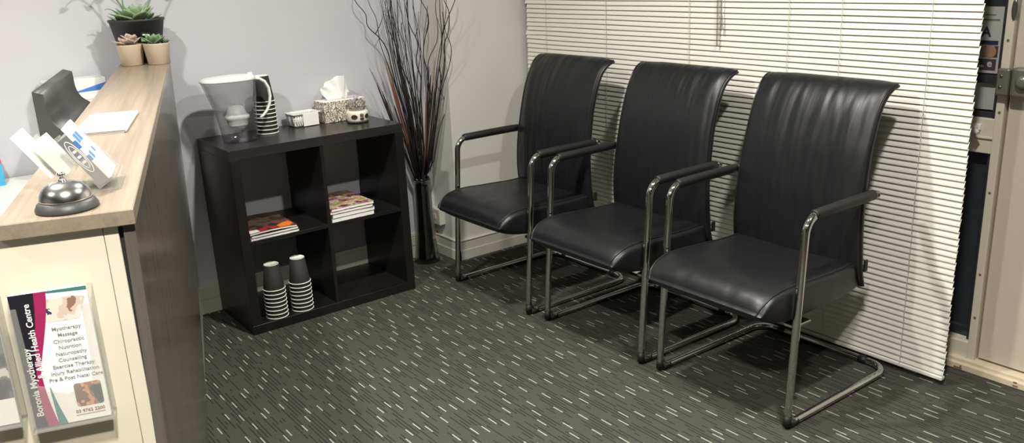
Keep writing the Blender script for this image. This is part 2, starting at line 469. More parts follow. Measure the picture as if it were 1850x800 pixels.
s = thing('payment_sticker', 'strip of silver card-payment stickers on the dark side window glass', 'sticker', (1.873, 0, 0))
b = B(); b.box((-.001, -2.036, 1.037), (.0008, -1.90, 1.25)); b.out('backing', M['sticker'], s)
R90 = Matrix(((0, 0, -1, -.0014), (-1, 0, 0, 0), (0, 1, 0, 0), (0, 0, 0, 1)))   # text x -> -y, text y -> z, faces -x
b = B(); b.add_text('VISA', .044, Matrix.Translation((-.0002, -1.915, 1.155)) @ R90, M['visablue'], ext=.0004, bold=.001)
b.box((-.0018, -2.028, 1.128), (-.001, -1.905, 1.142), mat=M['visablue']); b.out('lettering', M['visablue'], s)
b = B(); b.box((-.0016, -2.026, 1.205), (-.001, -1.905, 1.211)); b.box((-.0016, -2.012, 1.222), (-.001, -1.95, 1.226)); b.out('bar', M['stickgrey'], s)
b = B(); b.box((-.0016, -2.030, 1.088), (-.001, -1.905, 1.125)); b.box((-.0016, -2.028, 1.046), (-.001, -1.905, 1.083)); b.out('logo_panel', M['plum'], s)
b = B()
b.prism([(-2.004+.021*math.cos(2*PI*k/28), 1.1065+.021*math.sin(2*PI*k/28)) for k in range(28)], lambda a, c, t: (t, a, c), -.0022, -.0016)
b.prism([(-1.974+.021*math.cos(2*PI*k/28), 1.1065+.021*math.sin(2*PI*k/28)) for k in range(28)], lambda a, c, t: (t, a, c), -.0021, -.0016)
b.out('round_logo', M['peach'], s)
b = B(); b.add_text('e', .034, Matrix.Translation((-.0006, -2.0, 1.058)) @ R90, M['sticker'], ext=.0004, bold=.001)
b.box((-.0022, -1.99, 1.055), (-.0016, -1.93, 1.062)); b.out('letter_logo', M['sticker'], s)
n = B(); n.box((1.870, -2.043, .917), (1.8735, -1.86, 1.006), .0005, seg=1)
tag(n.out('notice', M['sticker']), 'pale grey notice on the side window below the payment stickers', 'notice')

d = bpy.data.objects.new('door_1', None); COL.objects.link(d); d['kind'] = 'structure'
b = B(); b.box((1.845, -2.93, .047), (1.885, -2.095, 2.27), .003); b.out('door_leaf', M['door'], d)
b = B(); b.box((1.825, -2.0905, .035), (1.90, -2.064, 2.3), .003); b.box((1.825, -2.98, .035), (1.90, -2.935, 2.3), .003); b.box((1.825, -2.98, 2.275), (1.90, -2.064, 2.3), .003)
b.out('door_jamb', M['jamb'], d)
b = B()
for zz in (1.15, .92, .65, .36, .2):
    b.loops([[(1.825-h_, -2.078+q*math.cos(2*PI*k/10), zz+q*math.sin(2*PI*k/10)) for k in range(10)] for h_, q in ((0, .0045), (.001, .0045), (.0018, .003))])
b.out('jamb_nail', M['chip'], d)
b = B(); b.box((1.80, -2.105, .978), (1.8255, -2.066, 1.064), .006); b.out('strike_box', M['lockgrey'], d)
for zz in (1.005, 1.04):
    b = B(); b.loops([[(1.80-h_, -2.081+q*math.cos(2*PI*k/14), zz+q*math.sin(2*PI*k/14)) for k in range(14)] for h_, q in ((-.002, .005), (.002, .005), (.0035, .003))])
    b.out('lock_screw', M['steel'], d)
b = B(); b.box((1.806, -2.215, .974), (1.846, -2.107, 1.068), .008); b.out('lock_body', M['lockgrey'], d)
b = B(); b.loops([[(1.806-h_, -2.146+q*math.cos(2*PI*k/24), 1.025+q*math.sin(2*PI*k/24)) for k in range(24)] for h_, q in ((-.002, .021), (.010, .021), (.016, .017), (.018, .009))])
b.out('lock_knob', M['lockgrey'], d)
b = B()   # oval keep plate further up the jamb
b.loops([[(1.8245-h_, -2.088+.009*q*math.cos(2*PI*k/20), 1.246+.032*q*math.sin(2*PI*k/20)) for k in range(20)] for h_, q in ((-.001, 1), (.004, 1), (.006, .8))])
b.out('keep_plate', M['steel'], d)
b = B()   # worn threshold: stepped, with a ragged front lip
b.box((1.80, -2.98, 0), (1.84, -2.0, .026), .004); b.box((1.812, -2.98, .02), (1.90, -2.0, .040), .004)
struct(b, 'trim_1', M['sill'])
rr = random.Random(3)
b = B()
for k in range(22):
    y = -2.04-rr.random()*.85; a = .004+rr.random()*.012; zz = .003+rr.random()*.02
    b.box((1.7985, y-a, zz-.002-rr.random()*.002), (1.801, y+a*rr.random(), zz+.002+rr.random()*.003), .0008, seg=1)
o = b.out('trim_2', M['chip']); o['kind'] = 'structure'

# light switch / cable box on the pier
t = thing('wall_socket', 'small cream surface box on the corner pier near the skirting', 'socket', (1.1714, .352, .166))
b = B(); b.box((-.036, -.045, 0), (0, .048, .085), .004); b.out('box', M['skirt'], t)
b = B(); b.box((-.039, -.012, .03), (-.035, .016, .058), .002); b.out('switch', M['jamb'], t)
b = B(); b.loops([[(-.036-h_, .03+q*math.cos(2*PI*k/10), .06+q*math.sin(2*PI*k/10)) for k in range(10)] for h_, q in ((-.001, .003), (.0012, .003), (.0018, .0015))])
b.out('screw', M['chip'], t)

# ------------------------------------------------------------------ venetian blind
bl = thing('venetian_blind', 'wide cream venetian blind hanging closed behind the black chairs', 'blind', (1.646, 0, 0))
YL, YR, PIT, TL = .170, -2.077, .0213, math.radians(21)
b = B(); rr = random.Random(11)
z = .05; k = 0
while z < 2.27:
    yl = YL-.004+rr.uniform(-.002, .002); yr = YR+rr.uniform(-.0015, .0015); dz0 = 0
    if 1.118 < z < 1.26: yl -= .003+.004*((z-1.118)/.14)
    if 1.095 < z < 1.118: yl += .006; dz0 = -.004
    if 1.26 < z: yl += .004
    dt = rr.uniform(-.03, .03)
    ys = [yr, -1.6, -1.2, -.8, -.42, -.1, .05, yl]
    rings = []
    for y in ys:
        sag = .0012*math.sin(y*7+k*.9)+(dz0 if y > .1 else 0)
        ring = []
        for q in range(7):
            a = (q/6-.5)*.025; cam_ = .0018*(1-(2*q/6-1)**2)
            x = -a*-1*math.sin(TL+dt)+(-cam_)*math.cos(TL); zz = a*math.cos(TL+dt)+sag
            ring.append((x, y, z+zz))
        for q in range(6, -1, -1):
            x0, y0, z0 = ring[q]; ring.append((x0+.0006, y0, z0))
        rings.append(ring)
    b.loops(rings, smooth=False)
    z += PIT; k += 1
b.out('slats', M['blind'], bl)
for y in (0.002, -.4265, -.92, -1.395, -1.609, -1.925):
    b = B()
    zz = .03
    pts = []
    while zz < 2.29:
        pts.append((-.0105+.0022*math.sin(zz*2*PI/PIT), y+.0008*math.sin(zz*60), zz)); zz += PIT/4
    b.tube(pts, .0011, 5); b.out('ladder_cord', M['cord'], bl)
b = B(); b.box((-.011, YR, .020), (.011, YL, .034), .003); b.out('bottom_rail', M['blind'], bl)
b = B(); b.box((-.02, YR, 2.27), (.02, YL, 2.30), .002); b.out('head_rail', M['blind'], bl)
b = B(); b.tube([(-.02, -1.072, 2.27), (-.022, -1.074, 1.6), (-.021, -1.076, 1.105)], .0045, 8); b.out('tilt_wand', M['wand'], bl)
b = B(); b.tube([(-.02, -1.088, 2.27), (-.021, -1.09, 1.7), (-.022, -1.096, 1.215)], .0016, 6); b.out('pull_cord', M['cord'], bl)
b = B(); b.lathe([(.002, .055), (.004, .05), (.0062, .004), (.0062, 0)], (-.022, -1.097, 1.165), 12); b.out('cord_tassel', M['wand'], bl)

# ------------------------------------------------------------------ shelf unit
sh = thing('cube_bookshelf', 'black-brown two-by-two open cube bookshelf against the blue-grey wall', 'bookshelf')
for x0 in (0, .75):
    b = B(); b.box((x0, 0, .04), (x0+.04, .39, .75), .0012, seg=1); b.out('side_panel', M['shelf'], sh)
b = B(); b.box((0, 0, .75), (.79, .39, .79), .0012, seg=1); b.out('top_panel', M['shelftop'], sh)
b = B(); b.box((0, 0, 0), (.79, .39, .04), .0012, seg=1); b.out('bottom_panel', M['shelf'], sh)
b = B(); b.box((.04, .003, .388), (.387, .387, .404), .0008, seg=1); b.box((.403, .003, .388), (.75, .387, .404), .0008, seg=1); b.out('shelf_board', M['shelf'], sh)
b = B(); b.box((.387, .003, .04), (.403, .387, .75), .0008, seg=1); b.out('divider', M['shelf'], sh)
b = B(); b.lathe([(.004, 0), (.004, .0012), (.001, .0018)], (0, 0, 0), 10)
for v in b.bm.verts: v.co = Vector((-v.co.z, .29+v.co.x, .735+v.co.y))
b.out('screw_cap', M['steel'], sh)
ST = .7905   # top surface

# ------------------------------------------------------------------ filter jug
j = thing('filter_jug', 'clear filter water jug with white lid on the black shelf', 'jug', (.112, .180, ST), math.radians(-8))
def oval(rx, ry, z, n=44, sq=2.6, dx=0):
    ring = []
    for k in range(n):
        a = 2*PI*k/n; c, s_ = math.cos(a), math.sin(a)
        ring.append((dx+rx*math.copysign(abs(c)**(2/sq), c), ry*math.copysign(abs(s_)**(2/sq), s_), z))
    return ring
JP = [(0, .066, .046, .008), (.004, .070, .050, .008), (.06, .076, .053, .006), (.14, .084, .057, .002), (.145, .087, .059, .001), (.20, .098, .064, -.006), (.252, .108, .068, -.014)]
b = B()
outer = [oval(rx, ry, z, dx=dx) for z, rx, ry, dx in JP]
b.loops(outer, cap1=False)
b.out('jug_body', M['jugwall'], j)
b = B(); b.loops([oval(.0662, .0462, .0055, dx=.0078), oval(.0735, .050, .06, dx=.006), oval(.074, .0503, .064, dx=.006)]); b.out('water', M['water'], j)
b = B()   # upper funnel
fo = [oval(.052, .036, .118, dx=.004), (oval(.060, .042, .122, dx=.004)), oval(.080, .054, .150, dx=.001), oval(.100, .062, .243, dx=-.012)]
b.loops(fo, cap1=False); b.out('funnel', M['funnel'], j)
b = B(); b.loops([oval(.036, .028, .065, dx=.004), oval(.040, .031, .07, dx=.004), oval(.042, .032, .092, dx=.004), oval(.050, .036, .096, dx=.004), oval(.050, .036, .108, dx=.004),
                  oval(.040, .03, .116, dx=.004), oval(.030, .024, .145, dx=.004), oval(.012, .010, .150, dx=.004)]); b.out('filter_cartridge', M['white'], j)
b = B()
b.loops([oval(.109, .069, .251, dx=-.014), oval(.111, .071, .254, dx=-.015), oval(.110, .070, .262, dx=-.014), oval(.098, .060, .268, dx=-.008), oval(.060, .04, .273, dx=.01), oval(.02, .014, .2745, dx=.01)])
b.prism([(-.124, 0), (-.116, .022), (-.09, .045), (-.09, -.045), (-.116, -.022)], lambda a, c, t: (a, c, t), .252, .262)
b.prism([(.068, -.01), (.086, -.01), (.090, .01), (.068, .01)], lambda a, c, t: (a, c, t), .268, .279)
b.out('lid', M['white'], j)
b = B()
path = [(.086, 0, .252), (.112, 0, .25), (.134, 0, .235), (.147, 0, .208), (.150, 0, .175), (.144, 0, .142), (.130, 0, .115), (.112, 0, .096), (.098, 0, .088)]
rings = []
for i, p in enumerate(path):
    q0 = Vector(path[max(0, i-1)]); q1 = Vector(path[min(len(path)-1, i+1)]); t_ = (q1-q0).normalized()
    n_ = Vector((-t_.z, 0, t_.x)); wd = .012-.003*i/8; th = .0075-.0025*i/8
    rings.append([tuple(Vector(p)+n_*th*math.sin(2*PI*k/14)+Vector((0, 1, 0))*wd*math.cos(2*PI*k/14)) for k in range(14)])
b.loops(rings); b.out('handle', M['white'], j)

# ------------------------------------------------------------------ paper cup stacks
def make_cup(name, label, group, loc):
    c = thing(name, label, 'cup', loc, 0, group)
    b = B(); b.lathe([(.0445, .004), (.0315, .110), (.0305, .110), (.0432, .004)], cap0=False, cap1=False, seg=36)
    v = b.bm.verts; b.loops([[(.0445*math.cos(2*PI*k/36), .0445*math.sin(2*PI*k/36), .004) for k in range(36)], [(.0432*math.cos(2*PI*k/36), .0432*math.sin(2*PI*k/36), .004) for k in range(36)]], cap0=False, cap1=False)
    b.out('cup_body', M['cup'], c)
    b = B(); b.tube([(.0458*math.cos(2*PI*k/40), .0458*math.sin(2*PI*k/40), .0026) for k in range(40)], .0024, 8, closed=True); b.out('rim', M['cuprim'], c)
    b = B(); b.lathe([(.0312, .1095), (.0312, .1112), (.0296, .1112), (.0292, .1085), (.0001, .1083)], seg=36, cap0=False, cap1=False); b.out('cup_base', M['cuprim'], c)
    return c
first = [None]
def cup_stack(x, y, z, n, where, group, dz):
    for k in range(n):
        lab = 'black paper cup, %s of the %s' % (ORD[n-1-k] if n-1-k < n-1 else 'lowest', where)
        if first[0] is None:
            o = make_cup('paper_cup', lab, group, (x, y, z)); first[0] = o
        else:
            o = copy_tree(first[0]); o['label'] = lab; o['group'] = group
        o.location = (x+.00025*math.sin(k*2.1), y+.00025*math.cos(k*1.7), z+k*dz)
cup_stack(.272, .268, ST, 9, 'stack behind the water jug', 'cups stacked on the shelf top', .0172)
cup_stack(.128, .045, .041, 8, 'left stack on the bottom shelf', 'cups in the left stack on the bottom shelf', .0180)
cup_stack(.246, .047, .041, 8, 'right stack on the bottom shelf', 'cups in the right stack on the bottom shelf', .0180)

# ------------------------------------------------------------------ basket
k_ = thing('plastic_basket', 'small white plastic basket with a blank card on its front', 'basket', (.463, .322, ST), math.radians(3))
b = B()
def rect(hx, hy, z, r=.008, n=4):
    out = []
    for cx, cy, a0 in ((hx-r, hy-r, 0), (-hx+r, hy-r, PI/2), (-hx+r, -hy+r, PI), (hx-r, -hy+r, 1.5*PI)):
        for q in range(n+1):
            a = a0+PI/2*q/n; out.append((cx+r*math.cos(a), cy+r*math.sin(a), z))
    return out
bh = [(0, .056, .036), (.030, .061, .041), (.046, .064, .044), (.058, .066, .046)]
# pierced wall: solid foot and rim bands with slim uprights between
b.loops([rect(.054, .034, .002), rect(.056, .036, 0), rect(.0585, .0385, .014), rect(.0570, .0370, .014), rect(.0545, .0345, .003)], cap0=True, cap1=True)
b.loops([rect(.063, .043, .044), rect(.066, .046, .056), rect(.071, .051, .057), rect(.071, .051, .060), rect(.0645, .0445, .060), rect(.0615, .0415, .044)], cap0=False, cap1=False, wrap=True)
for sgn in (-1, 1):
    for q in range(11):
        x = -.050+q*.010
        b.tube([(x, sgn*.0375, .010), (x*1.08, sgn*.0425, .048)], .0032, 6)
    for q in range(7):
        y = -.03+q*.010
        b.tube([(sgn*.0575, y, .010), (sgn*.0625, y*1.08, .048)], .0032, 6)
for z_, f_ in ((.027, .5), (.037, .8)):
    b.tube([tuple(p) for p in rect(.0575+.005*f_, .0375+.005*f_, z_)], .0016, 6, closed=True)
b.out('basket_body', M['white'], k_)
b = B(); b.box((-.024, -.0522, .003), (.052, -.0514, .058)); b.out('label_card', M['paper'], k_)
# ------------------------------------------------------------------ tissue box and tissue
tb = thing('tissue_box', 'taupe and cream leaf-patterned tissue box on the shelf', 'tissue box', (.645, .322, ST), math.radians(1))
b = B()
b.box((-.100, -.053, 0), (.112, .053, .095), .0015, seg=1); b.out('carton', M['swirl'], tb)
b = B(); b.box((-.099, -.052, .0945), (.111, .052, .0953)); b.out('carton_top', M['paper'], tb)
b = B(); b.prism([(.006+.075*math.cos(2*PI*k/36), .024*math.sin(2*PI*k/36)) for k in range(36)], lambda a, c, t: (a, c, t), .0950, .0958); b.out('opening', M['skirt'], tb)
b = B(); rr = random.Random(5)
def tis(u, v):
    # u along the slot, v from slot to free edge
    base = Vector((-.052+.100*u, .004*math.sin(u*9), .094))
    topx = [(-.088, .050), (-.075, .064), (-.05, .078), (-.022, .094), (.002, .108), (.018, .110), (.030, .098), (.040, .070), (.046, .03)]
    f = u*8; i = min(7, int(f)); a = f-i
    tx = topx[i][0]*(1-a)+topx[i+1][0]*a; tz = topx[i][1]*(1-a)+topx[i+1][1]*a
    top = Vector((tx, -.012+.022*math.sin(u*5.2+.6), .094+tz))
    p = base.lerp(top, v**.9)
    p.y += .012*math.sin(u*13+v*3)*v*(1-.3*v)+.006*math.sin(u*29+v*6)*v
    p.x += .004*math.sin(v*8+u*11)*v
    p.z += .002*math.sin(u*31)*v
    return tuple(p)
V1 = b.grid(tis, 48, 20)
def tis2(u, v):
    x, y, z = tis(.08+.84*u, v*.9); return (x+.003, y+.022*v+.004*math.sin(u*17), z-.006*v)
b.grid(tis2, 40, 16)
o = b.out('tissue', M['tissue'], None, (.645, .322, ST), (0, 0, math.radians(1)))
so = o.modifiers.new('thickness', 'SOLIDIFY'); so.thickness = .0006
tag(o, 'crumpled white tissue standing up out of the patterned box', 'tissue')

# ------------------------------------------------------------------ candle jar
c = thing('candle_jar', 'cream candle in a round glass jar with dark oval emblems', 'candle', (.669, .190, ST))
b = B(); b.lathe([(.034, .004), (.040, .006), (.043, .012), (.0445, .040), (.043, .046), (.036, .050), (.002, .0505)], seg=44); b.out('wax_body', M['wax'], c)
b = B(); b.lathe([(.0335, .051), (.0315, .054), (.0315, .058), (.0345, .062), (.0345, .080), (.030, .088), (.018, .093), (.008, .0945), (.008, .099), (.0115, .103), (.010, .108), (.001, .109)], seg=44); b.out('glass_lid', M['glass'], c)
b = B()
for k in range(22):
    a = 2*PI*k/22; b.lathe([(.0015, 0), (.0052, .001), (.0052, .006), (.001, .009)], (.0385*math.cos(a), .0385*math.sin(a), 0), 6)
b.lathe([(.036, .001), (.0395, .002), (.0395, .007), (.036, .008)], seg=30); b.out('scalloped_base', M['emblem'], c)
b = B()
def on_cyl(a0, da, z0, dz, r):
    return [(r*math.cos(a0+da*math.cos(2*PI*k/24)), r*math.sin(a0+da*math.cos(2*PI*k/24)), z0+dz*math.sin(2*PI*k/24)) for k in range(24)]
for a0 in (-2.32, -1.02):
    b.loops([on_cyl(a0, .30, .027, .0095, .0440), on_cyl(a0, .30, .027, .0095, .0455)])
a0 = -1.62
b.loops([on_cyl(a0, .20, .0185, .0055, .0440), on_cyl(a0, .20, .0185, .0055, .0455)])
for da, z0, z1 in ((-.13, .027, .039), (-.02, .028, .041), (.1, .026, .038)):
    r1 = .0448; b.tube([(r1*math.cos(a0+da), r1*math.sin(a0+da), z0), (r1*math.cos(a0+da+.02), r1*math.sin(a0+da+.02), z1)], .0022, 6)
b.out('emblem', M['emblem'], c)

c.scale = (1.12, 1.12, 1.10)

# ------------------------------------------------------------------ magazines
def magazine(name, label, x, y, z, w_, d_, h, cover, rz, group, droop=0):
    t = thing(name, label, 'magazine', (x, y, z), rz, group)
    def blk(z0, z1, inset, nm, mat):
        b = B(); nx = 14
        rings = []
        for i in range(nx+1):
            a = -w_/2+inset+(w_-2*inset)*i/nx; s_ = droop*math.sin(PI*i/nx)+.0004*math.sin(i*2.3)
            rings.append([(a, -d_/2+inset, z0+s_), (a, d_/2-inset, z0+s_), (a, d_/2-inset, z1+s_), (a, -d_/2+inset, z1+s_)])
        b.loops(rings, smooth=False); return b.out(nm, mat, t)
    blk(.0005, h-.0005, .0015, 'pages', M['paper'])
    blk(h-.0006, h, 0, 'front_cover', cover); blk(0, .0006, 0, 'back_cover', cover)
    return t
g1 = 'magazines in the left compartment'; g2 = 'magazines in the right compartment'
magazine('magazine', 'lowest magazine of the left compartment pile, grey cover', .150, .145, .405, .212, .280, .010, M['mag3'], 0, g1)
magazine('magazine', 'magazine in the middle of the left compartment pile', .150, .148, .4155, .206, .275, .009, M['mag1'], .02, g1)
t = magazine('magazine', 'top magazine of the left pile, brown and orange cover', .152, .150, .425, .205, .272, .008, M['mag1'], -.02, g1, .004)
b = B()
def bandf(poly, zz): b.prism(poly, lambda a, c, t_: (a, c, t_+.004*math.sin(PI*(a+.1025)/.205)), zz, zz+.0004)
bandf([(.030, -.132), (.070, -.133), (.098, -.100), (.094, -.055), (.06, -.07), (.025, -.10)], .0084); b.out('orange_flash', M['orange'], t)
b = B(); bandf([(-.055, -.13), (.028, -.132), (.02, -.102), (-.02, -.085), (-.06, -.1)], .0084); b.out('red_flash', M['redp'], t)
b = B(); bandf([(-.10, -.134), (-.058, -.134), (-.06, -.1), (-.10, -.09)], .0084); b.out('white_flash', M['paper'], t)
for i, (zz, h, cv, dx, rz, lab) in enumerate(((.405, .018, M['mag3'], 0, 0, 'lowest thick magazine of the right compartment pile'), (.4235, .017, M['mag3'], .003, .015, 'second magazine up in the right compartment pile'),
                          (.441, .012, M['mag1'], -.002, -.02, 'third magazine up in the right compartment pile'), (.4535, .012, M['mag2'], .001, .01, 'top magazine of the right pile, plum and yellow-green cover'))):
    magazine('magazine', lab, .512+dx, .143, zz, .206, .276, h, cv, rz, g2, .001 if i == 3 else 0)
# ------------------------------------------------------------------ vase and twigs
VX, VY = 1.045, .305
t = thing('glass_vase', 'tall clear vase with a black cellophane wrap in the corner', 'vase', (VX, VY, 0))
b = B()
vo = [(.066, 0), (.067, .004), (.062, .03), (.052, .12), (.046, .25), (.0445, .40), (.046, .432)]
vi = [(r-.0025, max(z, .012)) for r, z in vo]
b.lathe(vo+vi[::-1], seg=48); b.out('vase_body', M['glass'], t)
b = B(); rr = random.Random(8)
rings = []
for i in range(25):
    f = i/24; z_ = .014+f*.428; r0 = .051-.013*min(1, f*2.2)+(.006 if f > .93 else 0)
    rings.append([((r0*(.90+.10*math.sin(k*1.9+i*.7)*math.sin(k*.8-i*.45)))*math.cos(2*PI*k/40), (r0*(.90+.10*math.sin(k*1.9+i*.7)*math.sin(k*.8-i*.45)))*math.sin(2*PI*k/40), z_) for k in range(40)])
b.loops(rings+[[(x*.93, y*.93, z) for x, y, z in r] for r in rings[:7:-1]], cap1=False); b.out('cellophane_wrap', M['wrap'], t)
